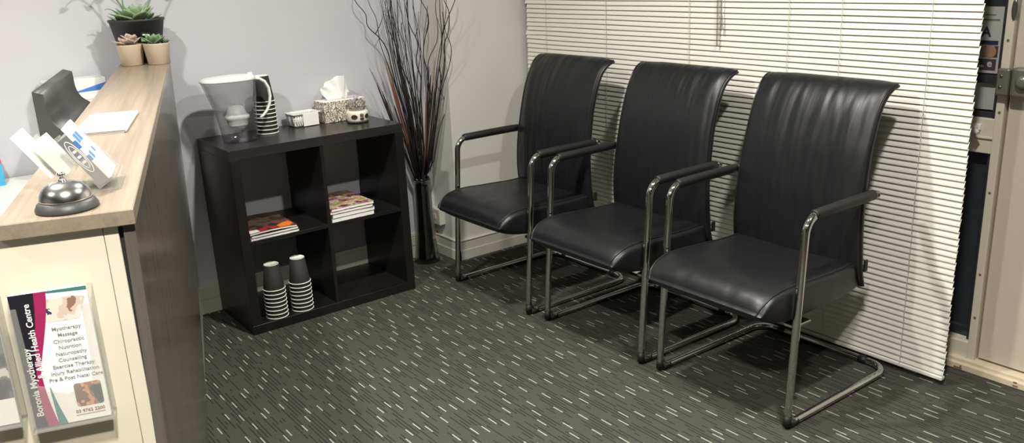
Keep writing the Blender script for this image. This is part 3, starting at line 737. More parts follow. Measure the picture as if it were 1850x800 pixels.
TW= [[(0.79,0.33,1.394),(0.782,0.33,1.321),(0.829,0.329,1.256),(0.836,0.328,1.198),(0.894,0.326,1.137),(0.926,0.325,1.078),(0.938,0.323,1.004),(0.963,0.32,0.869),(1.002,0.316,0.701),(1.028,0.312,0.53),(1.052,0.31,0.412)],[(0.915,0.33,1.413),(0.922,0.33,1.313),(0.926,0.329,1.237),(0.942,0.327,1.172),(0.973,0.325,1.1),(0.993,0.323,0.998),(1.042,0.32,0.88),(1.054,0.318,0.776),(1.066,0.314,0.58),(1.065,0.31,0.409)],[(1.045,0.28,1.406),(1.029,0.28,1.307),(1.022,0.282,1.244),(1.038,0.284,1.178),(1.073,0.287,1.103),(1.058,0.29,1.015),(1.078,0.292,0.938),(1.072,0.295,0.857),(1.061,0.298,0.777),(1.06,0.304,0.582),(1.068,0.31,0.409)],[(1.095,0.345,1.405),(1.098,0.345,1.302),(1.1,0.342,1.206),(1.107,0.338,1.105),(1.112,0.335,1.038),(1.11,0.332,0.958),(1.094,0.328,0.879),(1.089,0.324,0.77),(1.08,0.317,0.577),(1.065,0.31,0.409)],[(1.059,0.24,1.368),(1.078,0.24,1.304),(1.111,0.243,1.246),(1.116,0.248,1.186),(1.092,0.254,1.118),(1.083,0.26,1.045),(1.099,0.265,0.977),(1.108,0.273,0.882),(1.114,0.282,0.771),(1.094,0.297,0.577),(1.075,0.31,0.407)],[(1.146,0.19,1.4),(1.129,0.19,1.301),(1.127,0.194,1.251),(1.14,0.204,1.186),(1.135,0.215,1.108),(1.092,0.227,1.028),(1.083,0.239,0.941),(1.099,0.247,0.885),(1.108,0.262,0.774),(1.092,0.288,0.579),(1.081,0.31,0.406)],[(1.116,0.155,1.377),(1.128,0.155,1.301),(1.132,0.166,1.22),(1.147,0.18,1.147),(1.144,0.195,1.064),(1.137,0.209,0.99),(1.149,0.221,0.922),(1.145,0.233,0.854),(1.132,0.252,0.745),(1.11,0.281,0.577),(1.094,0.31,0.404)],[(1.115,0.115,1.376),(1.127,0.115,1.302),(1.155,0.123,1.245),(1.159,0.143,1.16),(1.139,0.16,1.092),(1.15,0.177,1.017),(1.143,0.195,0.938),(1.131,0.21,0.871),(1.121,0.231,0.776),(1.106,0.274,0.579),(1.094,0.31,0.404)],[(1.178,0.085,1.348),(1.165,0.085,1.295),(1.136,0.1,1.227),(1.113,0.123,1.147),(1.112,0.146,1.062),(1.105,0.17,0.97),(1.098,0.198,0.863),(1.097,0.226,0.752),(1.096,0.268,0.581),(1.091,0.31,0.404)],[(1.081,0.059,1.256),(1.108,0.089,1.161),(1.148,0.112,1.086),(1.149,0.138,1.002),(1.123,0.169,0.902),(1.108,0.197,0.808),(1.1,0.237,0.668),(1.1,0.278,0.523),(1.097,0.31,0.403)],[(1.264,0.226,0.864),(1.208,0.236,0.813),(1.181,0.245,0.769),(1.148,0.26,0.686),(1.12,0.285,0.546),(1.101,0.31,0.403)],[(0.793,0.271,1.017),(0.883,0.286,0.802),(0.971,0.301,0.569),(1.033,0.31,0.415)],[(0.823,0.304,0.991),(0.906,0.306,0.797),(0.986,0.308,0.58),(1.039,0.31,0.414)],[(0.782,0.24,1.394),(0.809,0.24,1.296),(0.839,0.246,1.232),(0.851,0.255,1.132),(0.876,0.261,1.053),(0.928,0.273,0.904),(0.991,0.29,0.678),(1.043,0.31,0.413)],[(0.97,0.35,1.385),(0.986,0.35,1.309),(0.954,0.347,1.234),(0.962,0.344,1.157),(0.969,0.339,1.065),(1.003,0.334,0.943),(1.037,0.327,0.804),(1.055,0.32,0.637),(1.055,0.31,0.411)],[(0.945,0.22,1.41),(0.903,0.22,1.302),(0.92,0.229,1.214),(0.947,0.237,1.136),(0.962,0.246,1.058),(0.989,0.26,0.924),(1.015,0.274,0.786),(1.042,0.29,0.615),(1.059,0.31,0.41)],[(1.001,0.26,1.383),(0.965,0.26,1.311),(0.989,0.263,1.234),(0.973,0.268,1.159),(0.998,0.273,1.079),(0.976,0.277,1.003),(1.011,0.284,0.879),(1.029,0.292,0.741),(1.052,0.301,0.584),(1.062,0.31,0.41)],[(0.824,0.118,1.32),(0.826,0.132,1.241),(0.839,0.152,1.159),(0.858,0.172,1.075),(0.881,0.192,0.988),(0.904,0.211,0.899),(0.928,0.231,0.807),(0.951,0.251,0.713),(0.978,0.271,0.617),(1.007,0.29,0.517),(1.039,0.31,0.414)],[(0.989,0.297,1.409),(0.986,0.297,1.317),(0.981,0.298,1.223),(0.98,0.299,1.129),(0.986,0.301,1.032),(0.998,0.302,0.933),(1.012,0.304,0.832),(1.023,0.305,0.729),(1.031,0.307,0.625),(1.039,0.308,0.52),(1.051,0.31,0.412)],[(0.855,0.186,1.39),(0.867,0.186,1.302),(0.887,0.199,1.213),(0.906,0.213,1.121),(0.923,0.227,1.027),(0.94,0.241,0.931),(0.96,0.255,0.833),(0.98,0.268,0.731),(1.001,0.282,0.628),(1.02,0.296,0.522),(1.039,0.31,0.414)],[(0.983,0.365,1.385),(0.983,0.365,1.293),(0.982,0.36,1.201),(0.987,0.353,1.107),(1.0,0.347,1.012),(1.016,0.341,0.914),(1.028,0.335,0.816),(1.035,0.329,0.717),(1.038,0.322,0.617),(1.043,0.316,0.515),(1.049,0.31,0.412)],[(0.99,0.255,1.408),(0.997,0.255,1.316),(1.011,0.259,1.222),(1.022,0.265,1.126),(1.028,0.272,1.029),(1.033,0.278,0.931),(1.04,0.285,0.83),(1.051,0.291,0.727),(1.064,0.297,0.622),(1.076,0.304,0.514),(1.087,0.31,0.405)],[(0.851,0.144,1.366),(0.869,0.147,1.281),(0.888,0.165,1.194),(0.901,0.183,1.105),(0.918,0.202,1.014),(0.941,0.22,0.92),(0.968,0.238,0.822),(0.994,0.256,0.723),(1.014,0.274,0.622),(1.031,0.292,0.518),(1.048,0.31,0.412)],[(0.983,0.323,1.359),(0.981,0.323,1.271),(0.993,0.321,1.181),(1.013,0.32,1.088),(1.031,0.318,0.994),(1.041,0.317,0.9),(1.043,0.316,0.805),(1.042,0.314,0.709),(1.044,0.313,0.611),(1.048,0.311,0.512),(1.051,0.31,0.412)],[(0.922,0.216,1.264),(0.923,0.225,1.187),(0.925,0.235,1.108),(0.933,0.244,1.028),(0.948,0.253,0.945),(0.968,0.263,0.86),(0.988,0.272,0.773),(1.005,0.282,0.685),(1.021,0.291,0.596),(1.038,0.301,0.504),(1.058,0.31,0.411)],[(0.829,0.101,1.414),(0.84,0.101,1.326),(0.856,0.118,1.237),(0.872,0.142,1.144),(0.891,0.166,1.049),(0.917,0.19,0.951),(0.949,0.214,0.848),(0.984,0.238,0.743),(1.017,0.262,0.634),(1.048,0.286,0.522),(1.082,0.31,0.406)],[(0.972,0.281,1.36),(0.972,0.281,1.272),(0.969,0.284,1.184),(0.966,0.288,1.094),(0.97,0.291,1.003),(0.982,0.294,0.909),(0.999,0.297,0.812),(1.016,0.3,0.714),(1.031,0.304,0.615),(1.045,0.307,0.513),(1.062,0.31,0.41)],[(0.959,0.17,1.311),(0.966,0.181,1.23),(0.974,0.195,1.146),(0.985,0.209,1.06),(1.002,0.224,0.972),(1.02,0.238,0.882),(1.036,0.253,0.79),(1.048,0.267,0.697),(1.055,0.281,0.603),(1.063,0.296,0.506),(1.072,0.31,0.408)],[(0.972,0.349,1.36),(0.976,0.348,1.271),(0.978,0.344,1.181),(0.98,0.34,1.09),(0.985,0.336,0.998),(0.996,0.331,0.904),(1.009,0.327,0.808),(1.024,0.323,0.71),(1.038,0.319,0.612),(1.052,0.314,0.511),(1.067,0.31,0.409)],[(0.985,0.238,1.384),(0.989,0.238,1.294),(0.988,0.246,1.204),(0.986,0.254,1.112),(0.989,0.262,1.018),(1.002,0.27,0.922),(1.019,0.278,0.822),(1.036,0.286,0.721),(1.048,0.294,0.619),(1.058,0.302,0.515),(1.07,0.31,0.408)],[(0.795,0.128,1.416),(0.817,0.128,1.327),(0.849,0.142,1.237),(0.877,0.163,1.143),(0.897,0.184,1.048),(0.917,0.205,0.95),(0.941,0.226,0.848),(0.97,0.247,0.744),(1.001,0.268,0.635),(1.029,0.289,0.525),(1.055,0.31,0.411)],[(1.048,0.307,1.356),(1.044,0.307,1.267),(1.041,0.307,1.177),(1.042,0.308,1.086),(1.046,0.308,0.994),(1.05,0.308,0.899),(1.051,0.309,0.804),(1.049,0.309,0.709),(1.043,0.309,0.612),(1.038,0.31,0.514),(1.034,0.31,0.415)],[(0.945,0.207,1.213),(0.956,0.218,1.139),(0.972,0.228,1.063),(0.986,0.238,0.986),(0.996,0.248,0.908),(1.005,0.259,0.829),(1.016,0.269,0.748),(1.032,0.279,0.665),(1.05,0.289,0.58),(1.068,0.3,0.493),(1.086,0.31,0.405)],[(0.83,0.085,1.32),(0.842,0.103,1.24),(0.864,0.126,1.158),(0.89,0.149,1.073),(0.916,0.172,0.986),(0.938,0.195,0.896),(0.957,0.218,0.805),(0.976,0.241,0.711),(0.997,0.264,0.615),(1.019,0.287,0.515),(1.041,0.31,0.414)],[(0.917,0.264,1.363),(0.924,0.265,1.276),(0.941,0.27,1.186),(0.957,0.275,1.096),(0.968,0.28,1.003),(0.978,0.285,0.91),(0.989,0.29,0.814),(1.004,0.295,0.717),(1.023,0.3,0.616),(1.042,0.305,0.514),(1.061,0.31,0.41)],[(0.818,0.154,1.32),(0.833,0.166,1.24),(0.855,0.182,1.157),(0.876,0.198,1.072),(0.897,0.214,0.985),(0.92,0.23,0.895),(0.949,0.246,0.803),(0.982,0.262,0.708),(1.018,0.278,0.609),(1.055,0.294,0.508),(1.093,0.31,0.404)],[(1.018,0.333,1.383),(1.017,0.333,1.292),(1.025,0.33,1.199),(1.039,0.328,1.104),(1.051,0.325,1.008),(1.056,0.323,0.911),(1.057,0.32,0.813),(1.057,0.318,0.715),(1.06,0.315,0.614),(1.065,0.313,0.512),(1.069,0.31,0.408)],[(0.906,0.225,1.265),(0.908,0.234,1.188),(0.91,0.242,1.109),(0.92,0.251,1.029),(0.939,0.259,0.945),(0.963,0.268,0.86),(0.984,0.276,0.773),(0.999,0.285,0.686),(1.009,0.293,0.597),(1.02,0.302,0.507),(1.035,0.31,0.415)],[(0.818,0.111,1.32),(0.826,0.127,1.241),(0.843,0.147,1.159),(0.865,0.167,1.074),(0.891,0.188,0.987),(0.918,0.208,0.897),(0.943,0.228,0.806),(0.967,0.249,0.711),(0.991,0.269,0.615),(1.017,0.29,0.515),(1.045,0.31,0.413)],[(0.928,0.291,1.387),(0.927,0.291,1.298),(0.936,0.293,1.206),(0.951,0.295,1.113),(0.969,0.297,1.018),(0.988,0.299,0.921),(1.005,0.301,0.822),(1.022,0.303,0.721),(1.041,0.306,0.618),(1.063,0.308,0.513),(1.087,0.31,0.405)],[(0.87,0.18,1.389),(0.865,0.18,1.303),(0.875,0.193,1.214),(0.893,0.208,1.122),(0.915,0.223,1.028),(0.938,0.237,0.932),(0.959,0.252,0.833),(0.978,0.266,0.732),(0.998,0.281,0.629),(1.021,0.295,0.522),(1.046,0.31,0.413)],[(1.077,0.02,1.401),(1.079,0.02,1.321),(1.08,0.037,1.239),(1.078,0.067,1.155),(1.071,0.098,1.069),(1.07,0.128,0.982),(1.076,0.158,0.891),(1.082,0.189,0.798),(1.083,0.219,0.703),(1.08,0.249,0.607),(1.075,0.28,0.509),(1.072,0.31,0.408)],[(1.118,0.114,1.277),(1.125,0.132,1.204),(1.138,0.149,1.128),(1.145,0.167,1.052),(1.139,0.185,0.975),(1.126,0.203,0.898),(1.115,0.221,0.819),(1.111,0.239,0.739),(1.111,0.256,0.657),(1.107,0.274,0.573),(1.099,0.292,0.49),(1.089,0.31,0.405)],[(0.985,0.162,1.285),(1.009,0.176,1.211),(1.028,0.189,1.136),(1.031,0.202,1.061),(1.022,0.216,0.985),(1.017,0.229,0.909),(1.024,0.243,0.829),(1.038,0.256,0.747),(1.051,0.27,0.664),(1.057,0.283,0.58),(1.06,0.297,0.496),(1.066,0.31,0.409)],[(1.164,0.322,1.272),(1.146,0.321,1.197),(1.128,0.32,1.122),(1.119,0.319,1.046),(1.122,0.318,0.968),(1.125,0.317,0.889),(1.122,0.315,0.809),(1.113,0.314,0.73),(1.102,0.313,0.651),(1.096,0.312,0.57),(1.093,0.311,0.487),(1.089,0.31,0.405)],[(1.083,0.223,1.354),(1.067,0.224,1.275),(1.058,0.232,1.195),(1.059,0.241,1.113),(1.07,0.25,1.028),(1.081,0.258,0.942),(1.085,0.267,0.856),(1.084,0.275,0.769),(1.083,0.284,0.68),(1.086,0.293,0.59),(1.092,0.301,0.497),(1.097,0.31,0.403)]]
RD= [((0.872,0.27,1.058),'t'),((0.907,0.3,1.029),'t'),((0.889,0.25,0.947),'o'),((0.92,0.28,0.904),'o'),((1.123,0.22,1.033),'t'),((1.12,0.2,0.998),'t'),((1.103,0.24,0.952),'k'),((1.1,0.22,0.914),'k'),((1.098,0.2,0.889),'k'),((1.109,0.26,0.99),'k'),((1.074,0.25,0.834),'o'),((0.937,0.25,0.852),'k'),((0.906,0.22,0.937),'k'),((0.995,0.3,0.867),'k'),((0.868,0.2,0.84),'k'),((0.957,0.2,0.828),'k'),((1.009,0.24,0.87),'k'),((1.112,0.18,0.863),'k'),((0.864,0.3,0.896),'k'),((0.802,0.23,0.948),'k')]
GT = 'black twigs in the corner vase'
def catmull(P, n=5):
    P = [Vector(p) for p in P]; out = []
    for i in range(len(P)-1):
        p0 = P[max(i-1, 0)]; p1 = P[i]; p2 = P[i+1]; p3 = P[min(i+2, len(P)-1)]
        for k in range(n):
            a = k/n
            out.append(.5*((2*p1)+(p2-p0)*a+(2*p0-5*p1+4*p2-p3)*a*a+(3*p1-p0-3*p2+p3)*a**3))
    out.append(P[-1]); return out
rr = random.Random(2)
# every stem gets its own place in the mouth of the vase, ordered as the tips fan out
slots = [(.0245*math.sqrt((k+.5)/80)*math.cos(k*2.39996), .0245*math.sqrt((k+.5)/80)*math.sin(k*2.39996)) for k in range(80)]
tips = [Vector(L[0]) for L in TW]+[Vector(p) for p, c_ in RD]
def norm(v, k):
    s_ = sorted(t_[k] for t_ in tips); return (s_.index(v[k])+.5)/len(s_)-.5
ROOT = []
free = slots[:]
for tp in tips:
    want = (norm(tp, 0)*.046, norm(tp, 1)*.046); best = min(free, key=lambda q: (q[0]-want[0])**2+(q[1]-want[1])**2)
    free.remove(best); ROOT.append(best)
for i, L in enumerate(TW):
    P = catmull(L[::-1])
    rx, ry = ROOT[i]
    P = [Vector((VX+rx*.8, VY+ry*.8, .37)), Vector((VX+rx, VY+ry, .445))]+P[4:]
    n = len(P); r0 = rr.uniform(.0027, .0036) if i < 11 else rr.uniform(.0016, .0027)
    b = B(); b.tube([tuple(p) for p in P], [r0*(1-.55*k/(n-1)) for k in range(n)], 7)
    # short side shoots
    if i < 11 and i % 2 == 0:
        q = P[int(n*.62)]; d_ = Vector((rr.uniform(-.5, .5), rr.uniform(-.2, .1), 1)).normalized()
        b.tube([tuple(q), tuple(q+d_*.05+Vector((.008, 0, 0))), tuple(q+d_*.12)], [.0022, .0017, .001], 6)
    o = b.out('twig', M['twig'], None)
    tag(o, 'thin wavy black twig rising from the vase in the corner', 'twig', GT)
for i, (tip, c_) in enumerate(RD):
    tip = Vector(tip); rx, ry = ROOT[len(TW)+i]; root = Vector((VX+rx, VY+ry, .40))
    mid = root.lerp(tip, .5)+Vector((rr.uniform(-.006, .006), 0, 0))
    mat = {'t': M['reedtan'], 'o': M['reedorange'], 'k': M['twig']}[c_]
    b = B(); r0 = .0050 if c_ != 'k' else .0046
    b.tube([tuple(root), tuple(mid), tuple(root.lerp(tip, .96)), tuple(tip)], [r0*.8, r0, r0*.7, r0*.3], 7)
    o = b.out('dried_reed', mat)
    tag(o, {'t': 'tan dried reed with a pointed tip among the black twigs', 'o': 'rust-coloured dried reed among the black twigs', 'k': 'straight black dried reed among the wavy twigs'}[c_],
        'reed', {'t': 'tan reeds', 'o': 'rust reeds', 'k': 'black reeds'}[c_]+' in the corner vase')

# ------------------------------------------------------------------ visitor chairs
def lerp_tab(tab, x):
    for (x0, y0), (x1, y1) in zip(tab, tab[1:]):
        if x <= x1: return y0+(y1-y0)*max(0, (x-x0)/(x1-x0))
    return tab[-1][1]
HW = .274
ch = thing('visitor_chair', '', 'chair', (1.015, -1.6275, 0), 0, 'black leather visitor chairs by the blind')
half = [(.415, -HW, .690), (.050, -HW, .690), (.003, -HW, .0135), (.592, -HW, .0135)]
pts = half+[(x, -y, z) for x, y, z in half[::-1]]
b = B(); b.tube(fillet(pts, [.058, .045, .07, .07, .045, .058], 9), .0125, 16); b.out('frame', M['chrome'], ch)
for s in (-1, 1):
    b = B(); P = [(.082, s*HW, .6905), (.092, s*HW, .6905), (.22, s*HW, .6915), (.36, s*HW, .6915), (.400, s*HW, .6905)]
    b.tube(P, [.0135, .0168, .0172, .0172, .0165], 18); b.out('arm_pad', M['blackrubber'], ch)
    b = B()
    b.loops([[(.413+q*math.cos(2*PI*k/18), s*(.232+h_), .690+q*math.sin(2*PI*k/18)) for k in range(18)] for h_, q in ((0, .009), (.028, .009), (.028, .0135), (.052, .0135), (.0545, .011), (.0545, .006), (.053, .006))])
    b.out('arm_bolt', M['steel'], ch)
    b = B(); b.tube([(.003+.010, s*HW, .0125), (.052, s*HW, .0125)], [.0134, .0134], 14); b.tube([(.0035, s*HW, .010), (.0065, s*HW, .045)], [.0134, .0134], 14); b.out('foot_glide', M['blackrubber'], ch)
    b = B(); b.tube([(.592, s*.16, .0130), (.592, s*.19, .0130)], [.0148, .0148], 14); b.out('foot_glide', M['blackrubber'], ch)
    b = B(); b.tube([(.031, s*HW, .352), (.06, s*.245, .334), (.10, s*.22, .333)], [.010, .010, .010], 12); b.box((.04, s*.240-.022, .326), (.12, s*.240+.022, .338), .003); b.out('seat_bracket', M['chrome'], ch)
# seat: stations from front to back, rounded sections
ztop = [(-.105, .402), (-.098, .424), (-.086, .441), (-.065, .456), (-.04, .465), (0, .471), (.08, .472), (.18, .466), (.28, .461), (.37, .462), (.40, .460), (.41, .450)]
zbot = [(-.105, .398), (-.098, .386), (-.08, .370), (-.04, .354), (.03, .342), (.30, .343), (.40, .352), (.41, .366)]
NS = 48
def seat_ring(x, wd):
    zt = lerp_tab(ztop, x); zb = lerp_tab(zbot, x); c_ = (zt+zb)/2; h = (zt-zb)/2; ring = []
    for k in range(NS):
        a = 2*PI*k/NS; ca, sa = math.cos(a), math.sin(a)
        ex_ = lerp_tab([(-.107, 2.2), (-.08, 3.0), (-.03, 5.5), (.05, 7.0)], x)
        yy = wd*math.copysign(abs(ca)**(2/6), ca); zz = h*math.copysign(abs(sa)**(2/ex_), sa)
        dish = -.008*(1-(yy/wd)**2)*(1 if sa > 0 else 0)*min(1, max(0, (x+.02)/.15))
        fold = .0012*math.sin(yy*30+x*14)*math.sin(x*21+1) if sa > .5 and x > -.06 else 0
        ring.append((x, yy, c_+zz+dish+fold))
    return ring
xs = [-.107, -.105, -.101, -.095, -.087, -.076, -.062, -.045, -.025, 0]+[.03*i for i in range(1, 14)]+[.402, .409]
SR = [seat_ring(x, lerp_tab([(-.107, .238), (-.09, .248), (-.06, .254), (0, .257), (.25, .254), (.41, .248)], x)) for x in xs]
b = B(); b.loops(SR)
seat = b.out('seat', M['leatherseat'], ch)
for k in (5, NS//2-5):
    b = B(); s = 1 if k < NS/4 else -1
    P = [(r[k][0], r[k][1]+s*.0005, r[k][2]+.0008) for r in SR[::-1][1:]]
    q = SR[0]; kk = NS-k
    P += [(r[kk][0]-.0008, r[kk][1]+s*.0005, r[kk][2]-.0006) for r in SR[2:6]]
    b.tube(P, .0030, 8); b.out('piping', M['piping'], seat)
# backrest: sections up the profile
prof = [(.412, .372), (.398, .41), (.390, .46), (.386, .52), (.386, .58), (.390, .64), (.398, .70), (.408, .76), (.420, .82), (.434, .87), (.449, .915), (.465, .952), (.484, .983), (.504, 1.004), (.524, 1.016), (.540, 1.020), (.550, 1.019)]
PP = [Vector((x, 0, z)) for x, z in prof]
cur = catmull(PP, 3)
def back_w(i, n):
    z = cur[i].z; f = i/(n-1)
    return lerp_tab([(0, .262), (.15, .262), (.3, .255), (.5, .247), (.72, .246), (.84, .252), (.92, .256), (.97, .254), (1.0, .247)], f)
rings = []; n = len(cur)
for i in range(n):
    t_ = (cur[min(n-1, i+1)]-cur[max(0, i-1)]).normalized(); nr = Vector((-t_.z, 0, t_.x))   # towards the sitter
    f = i/(n-1); th = lerp_tab([(0, .012), (.03, .019), (.2, .024), (.6, .022), (.85, .017), (.96, .012), (1, .005)], f)
    wd = back_w(i, n); ring = []
    N_ = 64
    for k in range(N_):
        a = 2*PI*k/N_; ca, sa = math.cos(a), math.sin(a)
        yy = wd*math.copysign(abs(ca)**(2/7), ca); d_ = th*math.copysign(abs(sa)**(2/2.4), sa)
        if sa > .2:
            e = 1-(yy/wd)**4
            wob = math.sin(yy*38+2.2*math.sin(f*5))*.0022+math.sin(yy*83+3*math.sin(f*7+1))*.0012
            d_ += e*(.004+wob*(.35+.65*math.sin(PI*min(1, f*1.05))**.7))
        p = cur[i]+nr*d_; ring.append((p.x, yy, p.z))
    rings.append(ring)
b = B(); b.loops(rings); back = b.out('backrest', M['leather'], ch)
for k in (5, 27):
    b = B(); s = 1 if k < 16 else -1
    P = [(rings[i][k][0]-.0006, rings[i][k][1]+s*.0006, rings[i][k][2]) for i in range(2, n-2)]
    b.tube(P, .0032, 8); b.out('piping', M['piping'], back)
b = B(); b.box((.400, -.2665, .425), (.418, -.2585, .465), .003); b.out('back_clip', M['blackrubber'], ch)
b = B(); b.box((.15, -.18, .325), (.38, .18, .346), .006); b.tube([(.09, -.225, .334), (.09, .225, .334)], .009, 10); b.out('seat_support', M['blackrubber'], ch)
ch['label'] = 'black leather cantilever chair nearest the door, right of the row'
for loc, lab in (((1.003, -.9945, 0), 'black leather cantilever chair in the middle of the row of three'), ((.985, -.3405, 0), 'black leather cantilever chair beside the corner pier, left of the row')):
    o = copy_tree(ch); o.location = loc; o['label'] = lab

# ------------------------------------------------------------------ reception counter (its own axes: x along the counter, y to the receptionist side)
AX, AY, LZ, RZ = -.8239, -2.0757, 1.145, math.radians(72.7)
U = Vector((math.cos(RZ), math.sin(RZ), 0)); W = Vector((-math.sin(RZ), math.cos(RZ), 0))
def cl(s, w_, z): return tuple(Vector((AX, AY, 0))+U*s+W*w_+Vector((0, 0, z)))
ct = thing('reception_counter', 'raised reception counter with a pale oak ledge and dark oak side', 'counter', (AX, AY, 0), RZ)
S1, S0 = 2.596, 2.54
b = B()   # ledge: trapezoid end so that it meets the wall
b.prism([(0, 0), (S1, 0), (S0, .178), (0, .178)], lambda a, c, t_: (a, c, t_), LZ-.0235, LZ)
bmesh.ops.bevel(b.bm, geom=b.bm.edges[:], offset=.0015, segments=1, affect='EDGES')
b.out('ledge', M['ledge'], ct)
b = B()   # laminate face with a raked far edge
b.prism([(.012, 0.0), (1.60, 0.0), (2.10, .12), (2.50, .25), (2.555, .34), (2.570, LZ-.0235), (.012, LZ-.0235)], lambda a, c, t_: (a, t_+.028*(1-c/LZ), c), .002, .018)
b.out('side_panel', M['panel'], ct)
b = B(); b.prism([(1.55, 0.0), (2.560, 0.0), (2.560, .5), (1.9, .2)], lambda a, c, t_: (a, t_, c), .0325, .046); b.out('side_plinth', M['greypaint'], ct)
b = B(); b.prism([(.020, 0), (.030, 0), (.030, LZ-.0235), (.020, LZ-.0235)], lambda a, c, t_: (a, t_, c), .014, .034); b.out('edge_strip', M['darkgap'], ct)
b = B(); b.box((.0125, .0255, 0), (.028, .0450, LZ-.0235), .0008, seg=1); b.box((.0125, .0458, 0), (.028, .40, LZ-.0235), .0008, seg=1)
b.out('end_panel', M['cream'], ct)
b = B(); b.box((.028, .120, .76), (2.53, .136, LZ-.0235)); b.box((.028, .046, .70), (.9, .060, LZ-.03)); b.out('inner_panel', M['whitedesk'], ct)
dk = thing('reception_desk', 'white reception desk top behind the raised ledge', 'desk', (AX, AY, 0), RZ)
b = B(); b.prism([(.03, .14), (2.53, .14), (2.30, .90), (.03, .90)], lambda a, c, t_: (a, c, t_), .725, .75); b.out('desktop', M['whitedesk'], dk)
b = B(); b.box((.45, .86, 0), (.48, .90, .725), .002); b.box((2.15, .86, 0), (2.18, .90, .725), .002); b.out('leg', M['steel'], dk)

# ------------------------------------------------------------------ things on and behind the ledge
m_ = thing('computer_monitor', 'black computer monitor seen from behind on the reception desk', 'monitor', cl(1.083, 0, .75), RZ)
MP = [(.280, .455), (.256, .447), (.2555, .42), (.2545, .40), (.250, .383), (.243, .369), (.232, .358), (.222, .350), (.217, .340), (.215, .322), (.215, .20), (.222, .165), (.250, .14), (.280, .135)]
MP = MP[:2]+[(q.x, q.y) for q in catmull([(a, c, 0) for a, c in MP[2:10]], 4)]+MP[10:]
b = B(); b.prism(MP, lambda a, c, t_: (t_, a, c), 0, .576)
for f in b.bm.faces: f.smooth = abs(f.normal.x) < .5
b.bm.normal_update()
for f in b.bm.faces: f.smooth = len(f.verts) == 4
b.out('housing', M['blackplastic'], m_)
b = B(); b.box((.012, .280, .15), (.564, .2825, .44)); b.out('screen', M['nightglass'], m_)
b = B(); b.box((.25, .225, .02), (.33, .25, .20), .005); b.box((.17, .19, 0), (.41, .36, .014), .005); b.out('stand', M['blackplastic'], m_)

p_ = thing('printer', 'white printer with a blue streak on its lid, against the wall behind the monitor', 'printer', (-.440, .235, .75), 0)
b = B(); b.box((-.115, -.13, 0), (.105, .15, .27), .010); b.box((-.105, -.136, .08), (.08, -.128, .20), .003); b.out('body', M['white'], p_)
b = B(); b.box((-.115, .06, .27), (.105, .15, .352), .005); b.out('paper_feed', M['white'], p_)
b = B(); b.prism([(-.03, .300), (.104, .332), (.104, .305)], lambda a, c, t_: (a, t_, c), .0585, .0605); b.out('blue_streak', M['blue'], p_)

o = thing('leaflet_box', 'small cyan and pink card box against the wall at the left edge of the photo', 'box', (-.748, .30, .75))
b = B(); b.box((-.11, -.04, 0), (0, .06, .082), .001, seg=1); b.out('cyan_panel', M['cyan'], o)
b = B(); b.box((-.11, -.04, .082), (0, .06, .104), .001, seg=1); b.out('pink_band', M['pink'], o)
b = B(); b.box((-.11, -.04, .104), (0, .06, .125), .001, seg=1); b.out('white_band', M['paper'], o)

b = B(); rr = random.Random(1)
for k in range(5):
    dx, dy = rr.uniform(-.004, .004), rr.uniform(-.003, .003); b.box((-.14+dx, -.055+dy, k*.0016), (.14+dx, .048+dy, k*.0016+.0012))
tag(b.out('paper_stack', M['paper'], None, cl(.836, .103, LZ+.0004), (0, 0, RZ-math.radians(2))), 'white sheets of paper lying on the middle of the oak ledge', 'paper')

# desk bell
t = thing('desk_bell', 'chrome call bell on a black base at the near end of the ledge', 'bell', cl(.050, .090, LZ+.0003))
b = B(); b.lathe([(.040, 0), (.0425, .001), (.0425, .004), (.039, .011), (.035, .0145), (.010, .015)], seg=56); b.out('base', M['blackplastic'], t)
b = B(); b.lathe([(.0345, .0150), (.0352, .0158), (.0350, .0175), (.0335, .024), (.030, .0305), (.024, .036), (.016, .0395), (.007, .041), (.001, .0412)], seg=56); b.out('dome', M['bellchrome'], t)
b = B(); b.lathe([(.0055, .0405), (.0055, .043), (.003, .0435), (.003, .048), (.0052, .0485), (.0055, .0515), (.004, .0535), (.001, .054)], seg=24); b.out('plunger', M['bellchrome'], t)

# business card holder: two slanted acrylic pockets
hd = thing('card_holder', 'clear acrylic two-pocket business card holder behind the bell', 'card holder', cl(.155, .105, LZ+.0003), RZ)
def slab(b, o, ex, ey, ez, sx, sy, sz, mat=None):
    o, ex, ey, ez = Vector(o), Vector(ex), Vector(ey), Vector(ez)
    vs = [b.bm.verts.new(o+ex*(sx*i)+ey*(sy*j)+ez*(sz*k)) for k in (0, 1) for j in (0, 1) for i in (0, 1)]
    for q in ((0, 2, 3, 1), (4, 5, 7, 6), (0, 1, 5, 4), (2, 6, 7, 3), (0, 4, 6, 2), (1, 3, 7, 5)): b.face([vs[i] for i in q], mat)
ln = math.radians(33)
ez = Vector((0, math.sin(ln), math.cos(ln)))        # up the leaning cards (towards the receptionist)
ex = Vector((1, 0, 0)); en = ez.cross(ex)           # card normal
if en.y > 0: en = -en
b = B()
slab(b, (-.012, -.080, 0), (1, 0, 0), (0, 1, 0), (0, 0, 1), .10, .12, .0025)
slab(b, (-.012, -.080, 0), (1, 0, 0), (0, 1, 0), (0, 0, 1), .10, .0025, .018)
for y0, z0 in ((-.050, .003), (.000, .022)):
    o_ = Vector((-.012, y0, z0))
    slab(b, o_, ex, ez, en, .10, .072, .0022)
    slab(b, o_+en*.026, ex, ez, en, .10, .034, .0022)
    slab(b, o_, ex, en, ez, .10, .026, .0022)
    slab(b, o_, en, ez, ex, .026, .050, .0022); slab(b, o_+ex*.0978, en, ez, ex, .026, .050, .0022)
slab(b, (-.010, .004, 0), (1, 0, 0), (0, 1, 0), (0, 0, 1), .096, .0025, .022)
b.out('holder', M['acrylic'], hd)
